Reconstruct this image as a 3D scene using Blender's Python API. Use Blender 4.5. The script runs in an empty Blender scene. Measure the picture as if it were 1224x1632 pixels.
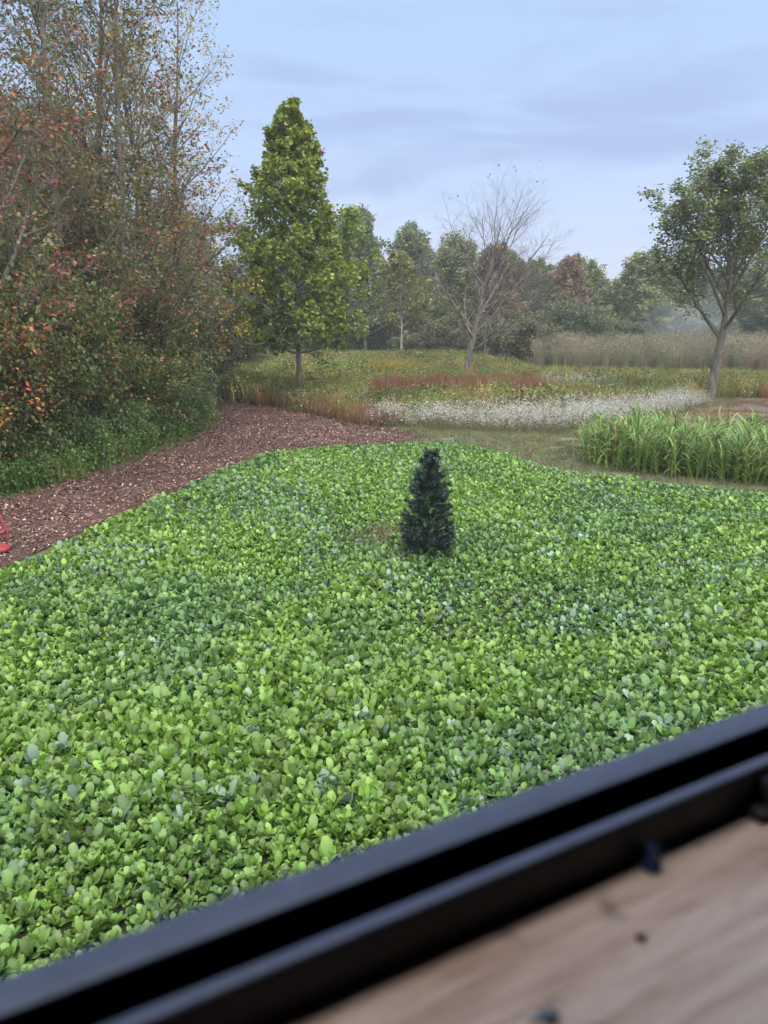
import bpy, math, random
import numpy as np
from mathutils import Vector, Matrix

R = math.radians
SC = bpy.context.scene
COL = SC.collection
rng = np.random.default_rng(7)
random.seed(7)

# ---------------------------------------------------------------- camera
EYE = 3.6
cam_d = bpy.data.cameras.new('camera')
cam = bpy.data.objects.new('camera', cam_d)
COL.objects.link(cam)
cam.location = (0, 0, EYE)
cam.rotation_euler = (R(75), 0, 0)
cam_d.sensor_fit = 'VERTICAL'
cam_d.sensor_height = 36
cam_d.sensor_width = 27
cam_d.lens = 26.0
cam_d.clip_start = 0.01
cam_d.clip_end = 3000
cam_d.dof.use_dof = True
cam_d.dof.focus_distance = 10
cam_d.dof.aperture_fstop = 4.0
SC.camera = cam

# ---------------------------------------------------------------- world
SUN_EL, SUN_AZ = R(64), R(165)     # azimuth clockwise from +Y: high and veiled, over the right shoulder
w = bpy.data.worlds.new('World')
SC.world = w
w.use_nodes = True
nt = w.node_tree
nt.nodes.clear()
out = nt.nodes.new('ShaderNodeOutputWorld')
bg = nt.nodes.new('ShaderNodeBackground')
bg.inputs['Strength'].default_value = 0.05
sky = nt.nodes.new('ShaderNodeTexSky')
sky.sky_type = 'NISHITA'
sky.sun_disc = False
sky.sun_elevation = SUN_EL
sky.sun_rotation = SUN_AZ
sky.air_density = 1.0
sky.dust_density = 1.6
sky.ozone_density = 2.2
# thin high cloud that pales the sky, and lower lavender streaks, both over the whole dome
tc = nt.nodes.new('ShaderNodeTexCoord')
def world_noise(scale_vec, scale, detail, rough, lo, hi, loc=(0, 0, 0)):
    mp = nt.nodes.new('ShaderNodeMapping')
    mp.inputs['Scale'].default_value = scale_vec
    mp.inputs['Location'].default_value = loc
    nz = nt.nodes.new('ShaderNodeTexNoise')
    nz.inputs['Scale'].default_value = scale
    nz.inputs['Detail'].default_value = detail
    nz.inputs['Roughness'].default_value = rough
    nz.inputs['Distortion'].default_value = 0.4
    mr = nt.nodes.new('ShaderNodeMapRange')
    mr.interpolation_type = 'SMOOTHSTEP'
    mr.inputs['From Min'].default_value = lo
    mr.inputs['From Max'].default_value = hi
    nt.links.new(tc.outputs['Generated'], mp.inputs['Vector'])
    nt.links.new(mp.outputs['Vector'], nz.inputs['Vector'])
    nt.links.new(nz.outputs['Fac'], mr.inputs['Value'])
    return mr.outputs['Result']
def world_mix(fac, a, b, blend='MIX', k=1.0):
    m = nt.nodes.new('ShaderNodeMix')
    m.data_type = 'RGBA'
    m.blend_type = blend
    if k != 1.0:
        mm = nt.nodes.new('ShaderNodeMath')
        mm.operation = 'MULTIPLY'
        mm.inputs[1].default_value = k
        if hasattr(fac, 'links'):
            nt.links.new(fac, mm.inputs[0])
        else:
            mm.inputs[0].default_value = fac
        fac = mm.outputs[0]
    if hasattr(fac, 'links'):
        nt.links.new(fac, m.inputs['Factor'])
    else:
        m.inputs['Factor'].default_value = fac
    for s, v in (('A', a), ('B', b)):
        sock = [i for i in m.inputs if i.name == s and i.type == 'RGBA'][0]
        if hasattr(v, 'links'):
            nt.links.new(v, sock)
        else:
            sock.default_value = v
    return [o for o in m.outputs if o.type == 'RGBA'][0]
sep = nt.nodes.new('ShaderNodeSeparateXYZ')
nt.links.new(tc.outputs['Generated'], sep.inputs[0])
hr = nt.nodes.new('ShaderNodeMapRange')
hr.inputs['From Max'].default_value = 0.30
nt.links.new(sep.outputs['Z'], hr.inputs['Value'])
thin_cloud = world_mix(hr.outputs['Result'], (2.22, 2.38, 3.35, 1), (1.98, 2.62, 3.72, 1))
veil = world_mix(0.80, sky.outputs['Color'], thin_cloud)
streak = world_noise((1, 1, 5.5), 2.2, 6, 0.55, 0.46, 0.66, (0.35, 0.1, 0.2))
c1 = world_mix(streak, veil, (1.62, 2.08, 3.25, 1), k=0.85)
nt.links.new(c1, bg.inputs['Color'])
nt.links.new(bg.outputs[0], out.inputs['Surface'])

# ---------------------------------------------------------------- sun
sd = bpy.data.lights.new('sun', 'SUN')
sd.energy = 1.5
sd.angle = R(100)
sd.color = (1.0, 0.95, 0.88)
sun = bpy.data.objects.new('sun', sd)
COL.objects.link(sun)
sv = Vector((math.sin(SUN_AZ) * math.cos(SUN_EL), math.cos(SUN_AZ) * math.cos(SUN_EL), math.sin(SUN_EL)))
sun.rotation_euler = sv.to_track_quat('Z', 'Y').to_euler()
sun.location = (0, -5, 30)

# ---------------------------------------------------------------- exposure and renderer
SC.view_settings.view_transform = 'Standard'
SC.view_settings.look = 'None'
SC.view_settings.gamma = 1
SC.view_settings.use_curve_mapping = False
SC.view_settings.exposure = 2.4
cy = SC.cycles
cy.use_denoising = True
cy.max_bounces = 4
cy.use_adaptive_sampling = True
cy.adaptive_threshold = 0.03
cy.diffuse_bounces = 2
cy.glossy_bounces = 2
cy.transmission_bounces = 4
cy.volume_bounces = 1
cy.transparent_max_bounces = 8
cy.caustics_reflective = False
cy.caustics_refractive = False

# ================================================================ helpers
def tag(o, label=None, cat=None, group=None, kind=None):
    for k, v in (('label', label), ('category', cat), ('group', group), ('kind', kind)):
        if v:
            o[k] = v
    return o

def link(name, data, parent=None):
    o = bpy.data.objects.new(name, data)
    COL.objects.link(o)
    if parent:
        o.parent = parent
    return o

def mesh_np(name, V, faces, mats, col=None, smooth=False, midx=None):
    """V (n,3); faces: list of (m,k) index arrays; col (n,3) point colours."""
    me = bpy.data.meshes.new(name)
    V = np.asarray(V, dtype=np.float32)
    me.vertices.add(len(V))
    me.vertices.foreach_set('co', V.ravel())
    idx = np.concatenate([np.asarray(f, dtype=np.int32).ravel() for f in faces])
    tot = np.concatenate([np.full(len(f), np.asarray(f).shape[1], dtype=np.int32) for f in faces])
    st = np.concatenate([[0], np.cumsum(tot)[:-1]]).astype(np.int32)
    me.loops.add(len(idx))
    me.loops.foreach_set('vertex_index', idx)
    me.polygons.add(len(tot))
    me.polygons.foreach_set('loop_start', st)
    me.polygons.foreach_set('loop_total', tot)
    if smooth:
        me.polygons.foreach_set('use_smooth', np.ones(len(tot), dtype=bool))
    if midx is not None:
        me.polygons.foreach_set('material_index', np.asarray(midx, dtype=np.int32))
    me.update(calc_edges=True)
    if col is not None:
        a = me.color_attributes.new('col', 'FLOAT_COLOR', 'POINT')
        c = np.ones((len(V), 4), dtype=np.float32)
        c[:, :3] = col
        a.data.foreach_set('color', c.ravel())
    for m in (mats if isinstance(mats, (list, tuple)) else [mats]):
        me.materials.append(m)
    return me

class Geo:
    """collects vertices, faces and colours"""
    def __init__(s):
        s.V, s.F, s.C, s.n = [], {}, [], 0
    def add(s, V, F, C=None):
        V = np.asarray(V, float)
        F = np.asarray(F, int)
        s.V.append(V)
        s.F.setdefault(F.shape[1], []).append(F + s.n)
        c = np.ones((len(V), 3)) if C is None else np.broadcast_to(np.asarray(C, float), (len(V), 3))
        s.C.append(c)
        s.n += len(V)
    def mesh(s, name, mat, smooth=False):
        return mesh_np(name, np.concatenate(s.V), [np.concatenate(f) for f in s.F.values()], mat, np.concatenate(s.C), smooth)
    def box(s, lo, hi, C=None):
        x0, y0, z0 = lo
        x1, y1, z1 = hi
        V = [(x0, y0, z0), (x1, y0, z0), (x1, y1, z0), (x0, y1, z0), (x0, y0, z1), (x1, y0, z1), (x1, y1, z1), (x0, y1, z1)]
        s.add(V, [(0, 3, 2, 1), (4, 5, 6, 7), (0, 1, 5, 4), (1, 2, 6, 5), (2, 3, 7, 6), (3, 0, 4, 7)], C)
    def tube(s, P, r, k=6, C=None):
        P = np.asarray(P, float)
        n = len(P)
        r = np.broadcast_to(np.asarray(r, float), (n,))
        T = np.empty_like(P)
        T[1:-1] = P[2:] - P[:-2]
        T[0] = P[1] - P[0]
        T[-1] = P[-1] - P[-2]
        T /= np.linalg.norm(T, axis=1)[:, None] + 1e-9
        ref = np.array([1.0, 0, 0]) if abs(T[:, 0]).mean() < 0.7 else np.array([0, 1.0, 0])
        A = np.cross(T, ref)
        A /= np.linalg.norm(A, axis=1)[:, None] + 1e-9
        B = np.cross(T, A)
        an = np.arange(k) * 2 * np.pi / k
        ring = A[:, None, :] * np.cos(an)[None, :, None] + B[:, None, :] * np.sin(an)[None, :, None]
        V = (P[:, None, :] + ring * r[:, None, None]).reshape(-1, 3)
        i = np.arange(n - 1)[:, None] * k
        j = np.arange(k)[None, :]
        j2 = (j + 1) % k
        F = np.stack([i + j, i + j2, i + k + j2, i + k + j], -1).reshape(-1, 4)
        s.add(V, F, C)

# smooth value noise on the ground plane
_tab = rng.random((64, 64))
def vnoise(x, y, scale, ox=0.0):
    x = np.asarray(x, float) / scale + 100.3 + ox
    y = np.asarray(y, float) / scale + 57.7 + ox * 1.7
    xi, yi = np.floor(x).astype(int), np.floor(y).astype(int)
    fx, fy = x - xi, y - yi
    fx, fy = fx * fx * (3 - 2 * fx), fy * fy * (3 - 2 * fy)
    t = lambda a, b: _tab[a % 64, b % 64]
    return (t(xi, yi) * (1 - fx) + t(xi + 1, yi) * fx) * (1 - fy) + (t(xi, yi + 1) * (1 - fx) + t(xi + 1, yi + 1) * fx) * fy

def inside(px, py, poly):
    px, py = np.asarray(px), np.asarray(py)
    c = np.zeros(px.shape, bool)
    n = len(poly)
    for i in range(n):
        x0, y0 = poly[i]
        x1, y1 = poly[(i + 1) % n]
        if y0 == y1:
            continue
        hit = ((y0 > py) != (y1 > py)) & (px < (x1 - x0) * (py - y0) / (y1 - y0) + x0)
        c ^= hit
    return c

def jitter_grid(poly, step, jit=0.95):
    P = np.array(poly)
    lo, hi = P.min(0), P.max(0)
    gx, gy = np.meshgrid(np.arange(lo[0], hi[0], step), np.arange(lo[1], hi[1], step))
    gx = gx.ravel() + (rng.random(gx.size) - 0.5) * step * jit
    gy = gy.ravel() + (rng.random(gy.size) - 0.5) * step * jit
    m = inside(gx, gy, poly)
    return gx[m], gy[m]

# ================================================================ materials
def new_mat(name):
    m = bpy.data.materials.new(name)
    m.use_nodes = True
    t = m.node_tree
    b = t.nodes['Principled BSDF']
    return m, t, b

def foliage_mat(name, source, rough=0.5, transl=0.3, spec=0.4, noise=0.25):
    """leaf material: 'col' of the mesh times the tint of the instance or of the object"""
    m, t, b = new_mat(name)
    a = t.nodes.new('ShaderNodeAttribute')
    a.attribute_name = 'col'
    if source == 'inst':
        s = t.nodes.new('ShaderNodeAttribute')
        s.attribute_type = 'INSTANCER'
        s.attribute_name = 'tint'
        so = s.outputs['Color']
    else:
        so = t.nodes.new('ShaderNodeObjectInfo').outputs['Color']
    mx = t.nodes.new('ShaderNodeMix')
    mx.data_type = 'RGBA'
    mx.blend_type = 'MULTIPLY'
    mx.inputs[0].default_value = 1
    t.links.new(a.outputs['Color'], mx.inputs[6])
    t.links.new(so, mx.inputs[7])
    nz = t.nodes.new('ShaderNodeTexNoise')
    nz.inputs['Scale'].default_value = 22
    geo = t.nodes.new('ShaderNodeNewGeometry')
    t.links.new(geo.outputs['Position'], nz.inputs['Vector'])
    mr = t.nodes.new('ShaderNodeMapRange')
    mr.inputs['To Min'].default_value = 1 - noise
    mr.inputs['To Max'].default_value = 1 + noise
    t.links.new(nz.outputs['Fac'], mr.inputs['Value'])
    vm = t.nodes.new('ShaderNodeVectorMath')
    vm.operation = 'SCALE'
    t.links.new(mx.outputs[2], vm.inputs[0])
    t.links.new(mr.outputs['Result'], vm.inputs['Scale'])
    t.links.new(vm.outputs['Vector'], b.inputs['Base Color'])
    b.inputs['Roughness'].default_value = rough
    b.inputs['Specular IOR Level'].default_value = spec
    tr = t.nodes.new('ShaderNodeBsdfTranslucent')
    hs = t.nodes.new('ShaderNodeHueSaturation')
    hs.inputs['Saturation'].default_value = 1.15
    hs.inputs['Value'].default_value = 1.25
    t.links.new(vm.outputs['Vector'], hs.inputs['Color'])
    t.links.new(hs.outputs['Color'], tr.inputs['Color'])
    ms = t.nodes.new('ShaderNodeMixShader')
    ms.inputs[0].default_value = transl
    t.links.new(b.outputs[0], ms.inputs[1])
    t.links.new(tr.outputs[0], ms.inputs[2])
    t.links.new(ms.outputs[0], t.nodes['Material Output'].inputs['Surface'])
    return m

def ground_mat(name, stops, scale, scale2=None, rough=0.9, bump=0.4):
    """noise-ramped ground; stops = [(pos, rgb)...]"""
    m, t, b = new_mat(name)
    geo = t.nodes.new('ShaderNodeNewGeometry')
    n1 = t.nodes.new('ShaderNodeTexNoise')
    n1.inputs['Scale'].default_value = scale
    n1.inputs['Detail'].default_value = 6
    n1.inputs['Roughness'].default_value = 0.7
    t.links.new(geo.outputs['Position'], n1.inputs['Vector'])
    fac = n1.outputs['Fac']
    if scale2:
        n2 = t.nodes.new('ShaderNodeTexNoise')
        n2.inputs['Scale'].default_value = scale2
        n2.inputs['Detail'].default_value = 3
        t.links.new(geo.outputs['Position'], n2.inputs['Vector'])
        ad = t.nodes.new('ShaderNodeMix')
        ad.data_type = 'FLOAT'
        ad.inputs[0].default_value = 0.5
        t.links.new(fac, ad.inputs[2])
        t.links.new(n2.outputs['Fac'], ad.inputs[3])
        fac = ad.outputs[0]
    cr = t.nodes.new('ShaderNodeValToRGB')
    el = cr.color_ramp.elements
    while len(el) < len(stops):
        el.new(0.5)
    for e, (p, c) in zip(el, stops):
        e.position = p
        e.color = (*c, 1)
    t.links.new(fac, cr.inputs['Fac'])
    t.links.new(cr.outputs['Color'], b.inputs['Base Color'])
    b.inputs['Roughness'].default_value = rough
    b.inputs['Specular IOR Level'].default_value = 0.15
    bp = t.nodes.new('ShaderNodeBump')
    bp.inputs['Strength'].default_value = bump
    bp.inputs['Distance'].default_value = 0.04
    t.links.new(n1.outputs['Fac'], bp.inputs['Height'])
    t.links.new(bp.outputs['Normal'], b.inputs['Normal'])
    return m

def bark_mat(name, c0, c1, sc=9):
    m, t, b = new_mat(name)
    tcn = t.nodes.new('ShaderNodeTexCoord')
    mp = t.nodes.new('ShaderNodeMapping')
    mp.inputs['Scale'].default_value = (1, 1, 0.22)
    nz = t.nodes.new('ShaderNodeTexNoise')
    nz.inputs['Scale'].default_value = sc
    nz.inputs['Detail'].default_value = 5
    nz.inputs['Roughness'].default_value = 0.65
    t.links.new(tcn.outputs['Object'], mp.inputs['Vector'])
    t.links.new(mp.outputs['Vector'], nz.inputs['Vector'])
    cr = t.nodes.new('ShaderNodeValToRGB')
    cr.color_ramp.elements[0].position = 0.35
    cr.color_ramp.elements[0].color = (*c0, 1)
    cr.color_ramp.elements[1].position = 0.66
    cr.color_ramp.elements[1].color = (*c1, 1)
    t.links.new(nz.outputs['Fac'], cr.inputs['Fac'])
    t.links.new(cr.outputs['Color'], b.inputs['Base Color'])
    b.inputs['Roughness'].default_value = 0.9
    bp = t.nodes.new('ShaderNodeBump')
    bp.inputs['Strength'].default_value = 0.6
    bp.inputs['Distance'].default_value = 0.03
    t.links.new(nz.outputs['Fac'], bp.inputs['Height'])
    t.links.new(bp.outputs['Normal'], b.inputs['Normal'])
    return m

def plain_mat(name, c, rough=0.5, spec=0.5, metal=0.0, var=0.0, scale=12, bump=0.0):
    m, t, b = new_mat(name)
    b.inputs['Roughness'].default_value = rough
    b.inputs['Specular IOR Level'].default_value = spec
    b.inputs['Metallic'].default_value = metal
    tcn = t.nodes.new('ShaderNodeTexCoord')
    nz = t.nodes.new('ShaderNodeTexNoise')
    nz.inputs['Scale'].default_value = scale
    nz.inputs['Detail'].default_value = 5
    t.links.new(tcn.outputs['Object'], nz.inputs['Vector'])
    cr = t.nodes.new('ShaderNodeValToRGB')
    cr.color_ramp.elements[0].position = 0.3
    cr.color_ramp.elements[0].color = (*[x * (1 - var) for x in c], 1)
    cr.color_ramp.elements[1].position = 0.7
    cr.color_ramp.elements[1].color = (*[min(1, x * (1 + var)) for x in c], 1)
    t.links.new(nz.outputs['Fac'], cr.inputs['Fac'])
    t.links.new(cr.outputs['Color'], b.inputs['Base Color'])
    if bump:
        bp = t.nodes.new('ShaderNodeBump')
        bp.inputs['Strength'].default_value = bump
        bp.inputs['Distance'].default_value = 0.004
        t.links.new(nz.outputs['Fac'], bp.inputs['Height'])
        t.links.new(bp.outputs['Normal'], b.inputs['Normal'])
    return m

M_leaf_obj = foliage_mat('brassica_leaf_near', 'obj', rough=0.42, transl=0.30, spec=0.5, noise=0.18)
M_leaf_inst = foliage_mat('brassica_leaf_far', 'inst', rough=0.42, transl=0.30, spec=0.5, noise=0.18)
M_grass_inst = foliage_mat('grass_blade_mass', 'inst', rough=0.6, transl=0.25, spec=0.25)
M_grass_obj = foliage_mat('grass_blade_single', 'obj', rough=0.5, transl=0.3, spec=0.35)
M_crown = foliage_mat('tree_leaf', 'obj', rough=0.55, transl=0.3, spec=0.3, noise=0.3)
M_litter = foliage_mat('fallen_leaf', 'obj', rough=0.6, transl=0.05, spec=0.35, noise=0.3)
M_needle = foliage_mat('plastic_needle', 'obj', rough=0.35, transl=0.0, spec=0.5, noise=0.3)
M_bark_grey = bark_mat('grey_bark', (0.07, 0.06, 0.05), (0.2, 0.175, 0.15))
M_bark_pale = bark_mat('pale_bark', (0.20, 0.18, 0.155), (0.38, 0.35, 0.31))
M_bark_dark = bark_mat('dark_bark', (0.035, 0.03, 0.027), (0.12, 0.10, 0.085))

# ================================================================ ground sheets
def sheet(name, poly, z, mat, kind='structure', sub=None):
    g = Geo()
    V = [(x, y, z) for x, y in poly]
    me = bpy.data.meshes.new(name)
    me.from_pydata(V, [], [list(range(len(V)))])
    me.materials.append(mat)
    me.update()
    if me.polygons[0].normal.z < 0:
        me.flip_normals()
    o = link(name, me)
    return tag(o, kind=kind)

M_meadow = ground_mat('meadow_soil', [(0.3, (0.05, 0.045, 0.028)), (0.5, (0.075, 0.085, 0.035)), (0.7, (0.13, 0.12, 0.06))], 3.0, 0.25)
M_soil = ground_mat('field_soil', [(0.3, (0.02, 0.02, 0.012)), (0.6, (0.035, 0.045, 0.02)), (0.8, (0.045, 0.07, 0.025))], 9.0, 0.8)
M_path = ground_mat('path_mould', [(0.3, (0.035, 0.02, 0.016)), (0.55, (0.085, 0.05, 0.04)), (0.75, (0.16, 0.10, 0.08))], 14.0, 1.0)
M_mown = ground_mat('mown_grass', [(0.3, (0.08, 0.10, 0.055)), (0.5, (0.12, 0.14, 0.08)), (0.68, (0.16, 0.14, 0.09))], 6.0, 0.6)
M_lawn = ground_mat('far_lawn', [(0.3, (0.05, 0.10, 0.045)), (0.6, (0.08, 0.15, 0.07)), (0.8, (0.12, 0.16, 0.07))], 2.0, 0.3)
M_dirt = ground_mat('bare_dirt', [(0.3, (0.08, 0.055, 0.04)), (0.5, (0.14, 0.10, 0.075)), (0.7, (0.12, 0.12, 0.06))], 4.0, 0.5)

FIELD = [(-9.5, 0.3), (-7.0, 6.5), (-6.2, 8.6), (-5.52, 10.1), (-5.25, 10.7), (-4.94, 12.7), (-4.4, 14.9), (-3.91, 16.6), (-3.14, 19.1), (-2.0, 20.0), (-0.9, 20.45), (0.5, 20.8), (2.25, 20.6),
         (3.08, 19.1), (4.19, 16.95), (4.8, 16.5), (7.9, 14.6), (14.5, 10.8), (15, 0.3)]
PATH = [(-12, 3), (-9.6, 9.5), (-8.4, 13.0), (-7.5, 14.7), (-6.35, 18.8), (-5.9, 22.8), (-6.7, 27), (-7.6, 32.8), (-4, 29.3), (-2, 26.3), (-0.46, 24.2), (0.9, 23.4), (1.3, 22.4), (0.7, 21.3), (0.4, 20.85), (-0.9, 20.5), (-2.0, 20.05), (-3.2, 19.1), (-3.97, 16.6), (-5.0, 12.7), (-5.6, 10.1), (-6.3, 8.6), (-7.1, 6.5), (-9, 1.5)]
MOWN = [(0.3, 20.8), (0.5, 21.3), (0.9, 22.4), (0.7, 23.5), (2.2, 23.1), (4.6, 22.6), (6.3, 22.9), (9, 25), (13, 27), (22, 22), (14, 12), (7.9, 14.7), (4.8, 16.6), (4.25, 17.0), (3.14, 19.15), (2.3, 20.65)]
DIRT = [(9.3, 25.3), (12.8, 29.2), (15.5, 33), (24, 31), (22, 24.5), (14, 25.5), (11.5, 24.2)]
LAWN = [(-14, 62), (-3, 62.5), (4.5, 60.5), (6, 66), (5, 85), (-16, 88)]
sheet('ground', [(-600, -300), (600, -300), (600, 900), (-600, 900)], 0.0, M_meadow)
sheet('lawn', LAWN, 0.004, M_lawn)
sheet('mown_grass_strip', MOWN, 0.008, M_mown)
sheet('bare_dirt', DIRT, 0.012, M_dirt)
sheet('leaf_strewn_path', PATH, 0.016, M_path)
sheet('crop_field', FIELD, 0.020, M_soil)

# ================================================================ instanced ground cover (one object for each mass)
def scatter(name, pts, rot, scl, vid, tint, variants):
    n = len(pts)
    me = bpy.data.meshes.new(name)
    me.vertices.add(n)
    me.vertices.foreach_set('co', np.asarray(pts, np.float32).ravel())
    for nm, ty, key, dat in (('rot', 'FLOAT_VECTOR', 'vector', rot), ('scl', 'FLOAT', 'value', scl), ('vid', 'INT', 'value', vid)):
        a = me.attributes.new(nm, ty, 'POINT')
        a.data.foreach_set(key, np.asarray(dat, np.int32 if ty == 'INT' else np.float32).ravel())
    a = me.attributes.new('tint', 'FLOAT_COLOR', 'POINT')
    c = np.ones((n, 4), np.float32)
    c[:, :3] = tint
    a.data.foreach_set('color', c.ravel())
    me.materials.append(variants[0].materials[0])
    o = link(name, me)
    ng = bpy.data.node_groups.new(name + '_nodes', 'GeometryNodeTree')
    ng.interface.new_socket('Geometry', in_out='INPUT', socket_type='NodeSocketGeometry')
    ng.interface.new_socket('Geometry', in_out='OUTPUT', socket_type='NodeSocketGeometry')
    gi = ng.nodes.new('NodeGroupInput')
    go = ng.nodes.new('NodeGroupOutput')
    jn = ng.nodes.new('GeometryNodeJoinGeometry')
    for i, v in enumerate(variants):
        src = bpy.data.objects.new(name + '_source', v)
        oi = ng.nodes.new('GeometryNodeObjectInfo')
        oi.inputs['Object'].default_value = src
        g2 = ng.nodes.new('GeometryNodeGeometryToInstance')
        ng.links.new(oi.outputs['Geometry'], g2.inputs[0])
        ng.links.new(g2.outputs[0], jn.inputs[0])
    def att(nm, ty):
        q = ng.nodes.new('GeometryNodeInputNamedAttribute')
        q.data_type = ty
        q.inputs['Name'].default_value = nm
        return q.outputs['Attribute']
    ip = ng.nodes.new('GeometryNodeInstanceOnPoints')
    ip.inputs['Pick Instance'].default_value = True
    ng.links.new(gi.outputs[0], ip.inputs['Points'])
    ng.links.new(jn.outputs[0], ip.inputs['Instance'])
    ng.links.new(att('vid', 'INT'), ip.inputs['Instance Index'])
    ng.links.new(att('rot', 'FLOAT_VECTOR'), ip.inputs['Rotation'])
    ng.links.new(att('scl', 'FLOAT'), ip.inputs['Scale'])
    ng.links.new(ip.outputs[0], go.inputs[0])
    md = o.modifiers.new('scatter', 'NODES')
    md.node_group = ng
    return o

def scatter_xy(name, x, y, z, variants, tint, smin, smax, tilt=0.08):
    n = len(x)
    pts = np.stack([x, y, np.full(n, z)], 1)
    rot = np.stack([rng.normal(0, tilt, n), rng.normal(0, tilt, n), rng.random(n) * 6.283], 1)
    return scatter(name, pts, rot, rng.uniform(smin, smax, n), rng.integers(0, len(variants), n), tint, variants)

def mixcol(n, cols, weights=None, jit=0.15):
    cols = np.array(cols, float)
    k = rng.choice(len(cols), n, p=None if weights is None else np.array(weights) / np.sum(weights))
    return np.clip(cols[k] * (1 + rng.normal(0, jit, (n, 1))) * (1 + rng.normal(0, jit * 0.4, (n, 3))), 0.004, 0.95)

# ================================================================ brassica plants
def brassica_leaf(kind, elev, seed):
    """one leaf growing from the origin out along +X, stalk first, then a cupped oval blade"""
    r = random.Random(seed)
    L, W, ps = {'round': (0.145, 0.040, 0.30), 'oval': (0.17, 0.036, 0.28), 'lobed': (0.17, 0.041, 0.24), 'small': (0.10, 0.027, 0.30), 'tall': (0.21, 0.042, 0.26), 'low': (0.13, 0.038, 0.30)}[kind]
    rows = [0, ps * 0.6, ps, ps + (1 - ps) * 0.2, ps + (1 - ps) * 0.45, ps + (1 - ps) * 0.7, ps + (1 - ps) * 0.9, 1.0]
    e0, e1 = elev + 0.12, elev - r.uniform(0.25, 0.8)
    V, C = [], []
    x = z = 0.0
    twist = r.uniform(-0.35, 0.35)
    cup = r.uniform(-0.15, 0.38)
    prev = 0
    for i, s in enumerate(rows):
        e = e0 + (e1 - e0) * s ** 1.6
        x += math.cos(e) * (s - prev) * L
        z += math.sin(e) * (s - prev) * L
        prev = s
        u = max(0, (s - ps) / (1 - ps))
        wd = 0.0035 if s < ps else max(0.004, W * math.sin(math.pi * (u ** 1.35 * 0.88 + 0.05)) ** 0.6)
        if kind == 'lobed' and s > ps and i % 2 == 0:
            wd *= 0.68
        if s >= 1:
            wd = W * 0.42
        nx, nz = -math.sin(e), math.cos(e)
        tw = twist * s
        for side in (-1, 0, 1):
            lift = cup * wd * abs(side) + tw * wd * side + (r.uniform(-1, 1) * 0.26 * wd if side else 0)
            V.append((x + nx * lift, side * wd * (1 + r.uniform(-0.16, 0.16)), z + nz * lift))
            pale = 1.15 if s <= ps else (1.16 if side == 0 else 1.0)
            C.append((pale * (1.06 if side == 0 else 1), pale, pale * (1.25 if s <= ps else 1)))
    F = []
    for i in range(len(rows) - 1):
        for j in (0, 1):
            a = i * 3 + j
            F.append((a, a + 3, a + 4, a + 1))
    return np.array(V), np.array(F), np.array(C)

LEAFKIND = ['round', 'round', 'oval', 'oval', 'lobed', 'small', 'tall', 'round', 'small', 'oval', 'low', 'low', 'lobed']
ELEV = [1.0, 1.3, 1.1, 1.4, 1.05, 1.2, 1.4, 0.75, 0.95, 0.85, 0.40, 0.30, 1.25]
LEAFGEO = [brassica_leaf(k, e, 40 + i) for i, (k, e) in enumerate(zip(LEAFKIND, ELEV))]

def rosette(seed):
    """list of (leaf shape, rotation, scale, tilt) for one plant"""
    r = random.Random(seed)
    n = r.choice([8, 9, 10, 10, 11])
    a0 = r.uniform(0, 6.28)
    return [(r.randrange(len(LEAFGEO)), a0 + k * 2.4 + r.uniform(-0.3, 0.3), r.uniform(0.55, 1.25), r.uniform(-0.18, 0.18), r.uniform(0.62, 1.25)) for k in range(n)]

def rosette_mesh(name, seed, mat):
    g = Geo()
    for k, a, s, t, sh in rosette(seed):
        V, F, C = LEAFGEO[k]
        M = np.array((Matrix.Rotation(a, 3, 'Z') @ Matrix.Rotation(t, 3, 'Y')).to_3x3()) * s
        g.add(V @ M.T, F, C * sh)
    return g.mesh(name, mat, True)

def brassica_tint(x, y):
    n = len(x)
    a = vnoise(x, y, 2.6)                       # broad sowing patches
    b = vnoise(x, y, 0.9, 3.0)
    m = np.clip((a * 0.32 + b * 0.68 - 0.16) / 0.56, 0, 1)
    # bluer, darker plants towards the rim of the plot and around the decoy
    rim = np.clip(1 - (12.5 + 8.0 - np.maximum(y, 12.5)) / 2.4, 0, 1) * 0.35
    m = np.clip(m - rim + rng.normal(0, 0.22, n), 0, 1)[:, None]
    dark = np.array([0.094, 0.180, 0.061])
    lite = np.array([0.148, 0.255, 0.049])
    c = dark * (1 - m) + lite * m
    grey = rng.random(n)[:, None] < 0.04 + 0.16 * (vnoise(x, y, 1.7, 9.0)[:, None] > 0.66)
    c = np.where(grey, np.array([0.145, 0.22, 0.145]) * rng.uniform(0.8, 1.25, (n, 1)), c)
    return np.clip(c * rng.uniform(0.68, 1.48, (n, 1)), 0.01, 0.6)

bx, by = jitter_grid(FIELD, 0.076, 1.05)
_ex, _ey = jitter_grid([(-5.5, 2.2), (-4.6, 7.5), (5.6, 7.5), (5.6, 2.2)], 0.095, 1.1)
bx, by = np.concatenate([bx, _ex]), np.concatenate([by, _ey])
_dep = by * math.cos(R(15)) + EYE * math.sin(R(15))
_out = (np.abs(bx / _dep) > 0.60) | (by < 2.2)          # beyond the sides of the view the stand is built thinner
_k = ~_out | (rng.random(len(bx)) < 0.22)
bx, by = bx[_k], by[_k]
# thin bare patch of earth left of the decoy tree, a few gaps elsewhere
gap = np.exp(-(((bx + 0.05) / 0.5) ** 2 + ((by - 11.7) / 0.55) ** 2))
keep = (rng.random(len(bx)) > gap * 0.85) & (vnoise(bx, by, 0.55, 21.0) > 0.05)
keep &= ~(((bx - 0.65) ** 2 + (by - 10.75) ** 2) < 0.10 ** 2)
bx, by = bx[keep], by[keep]
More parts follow.
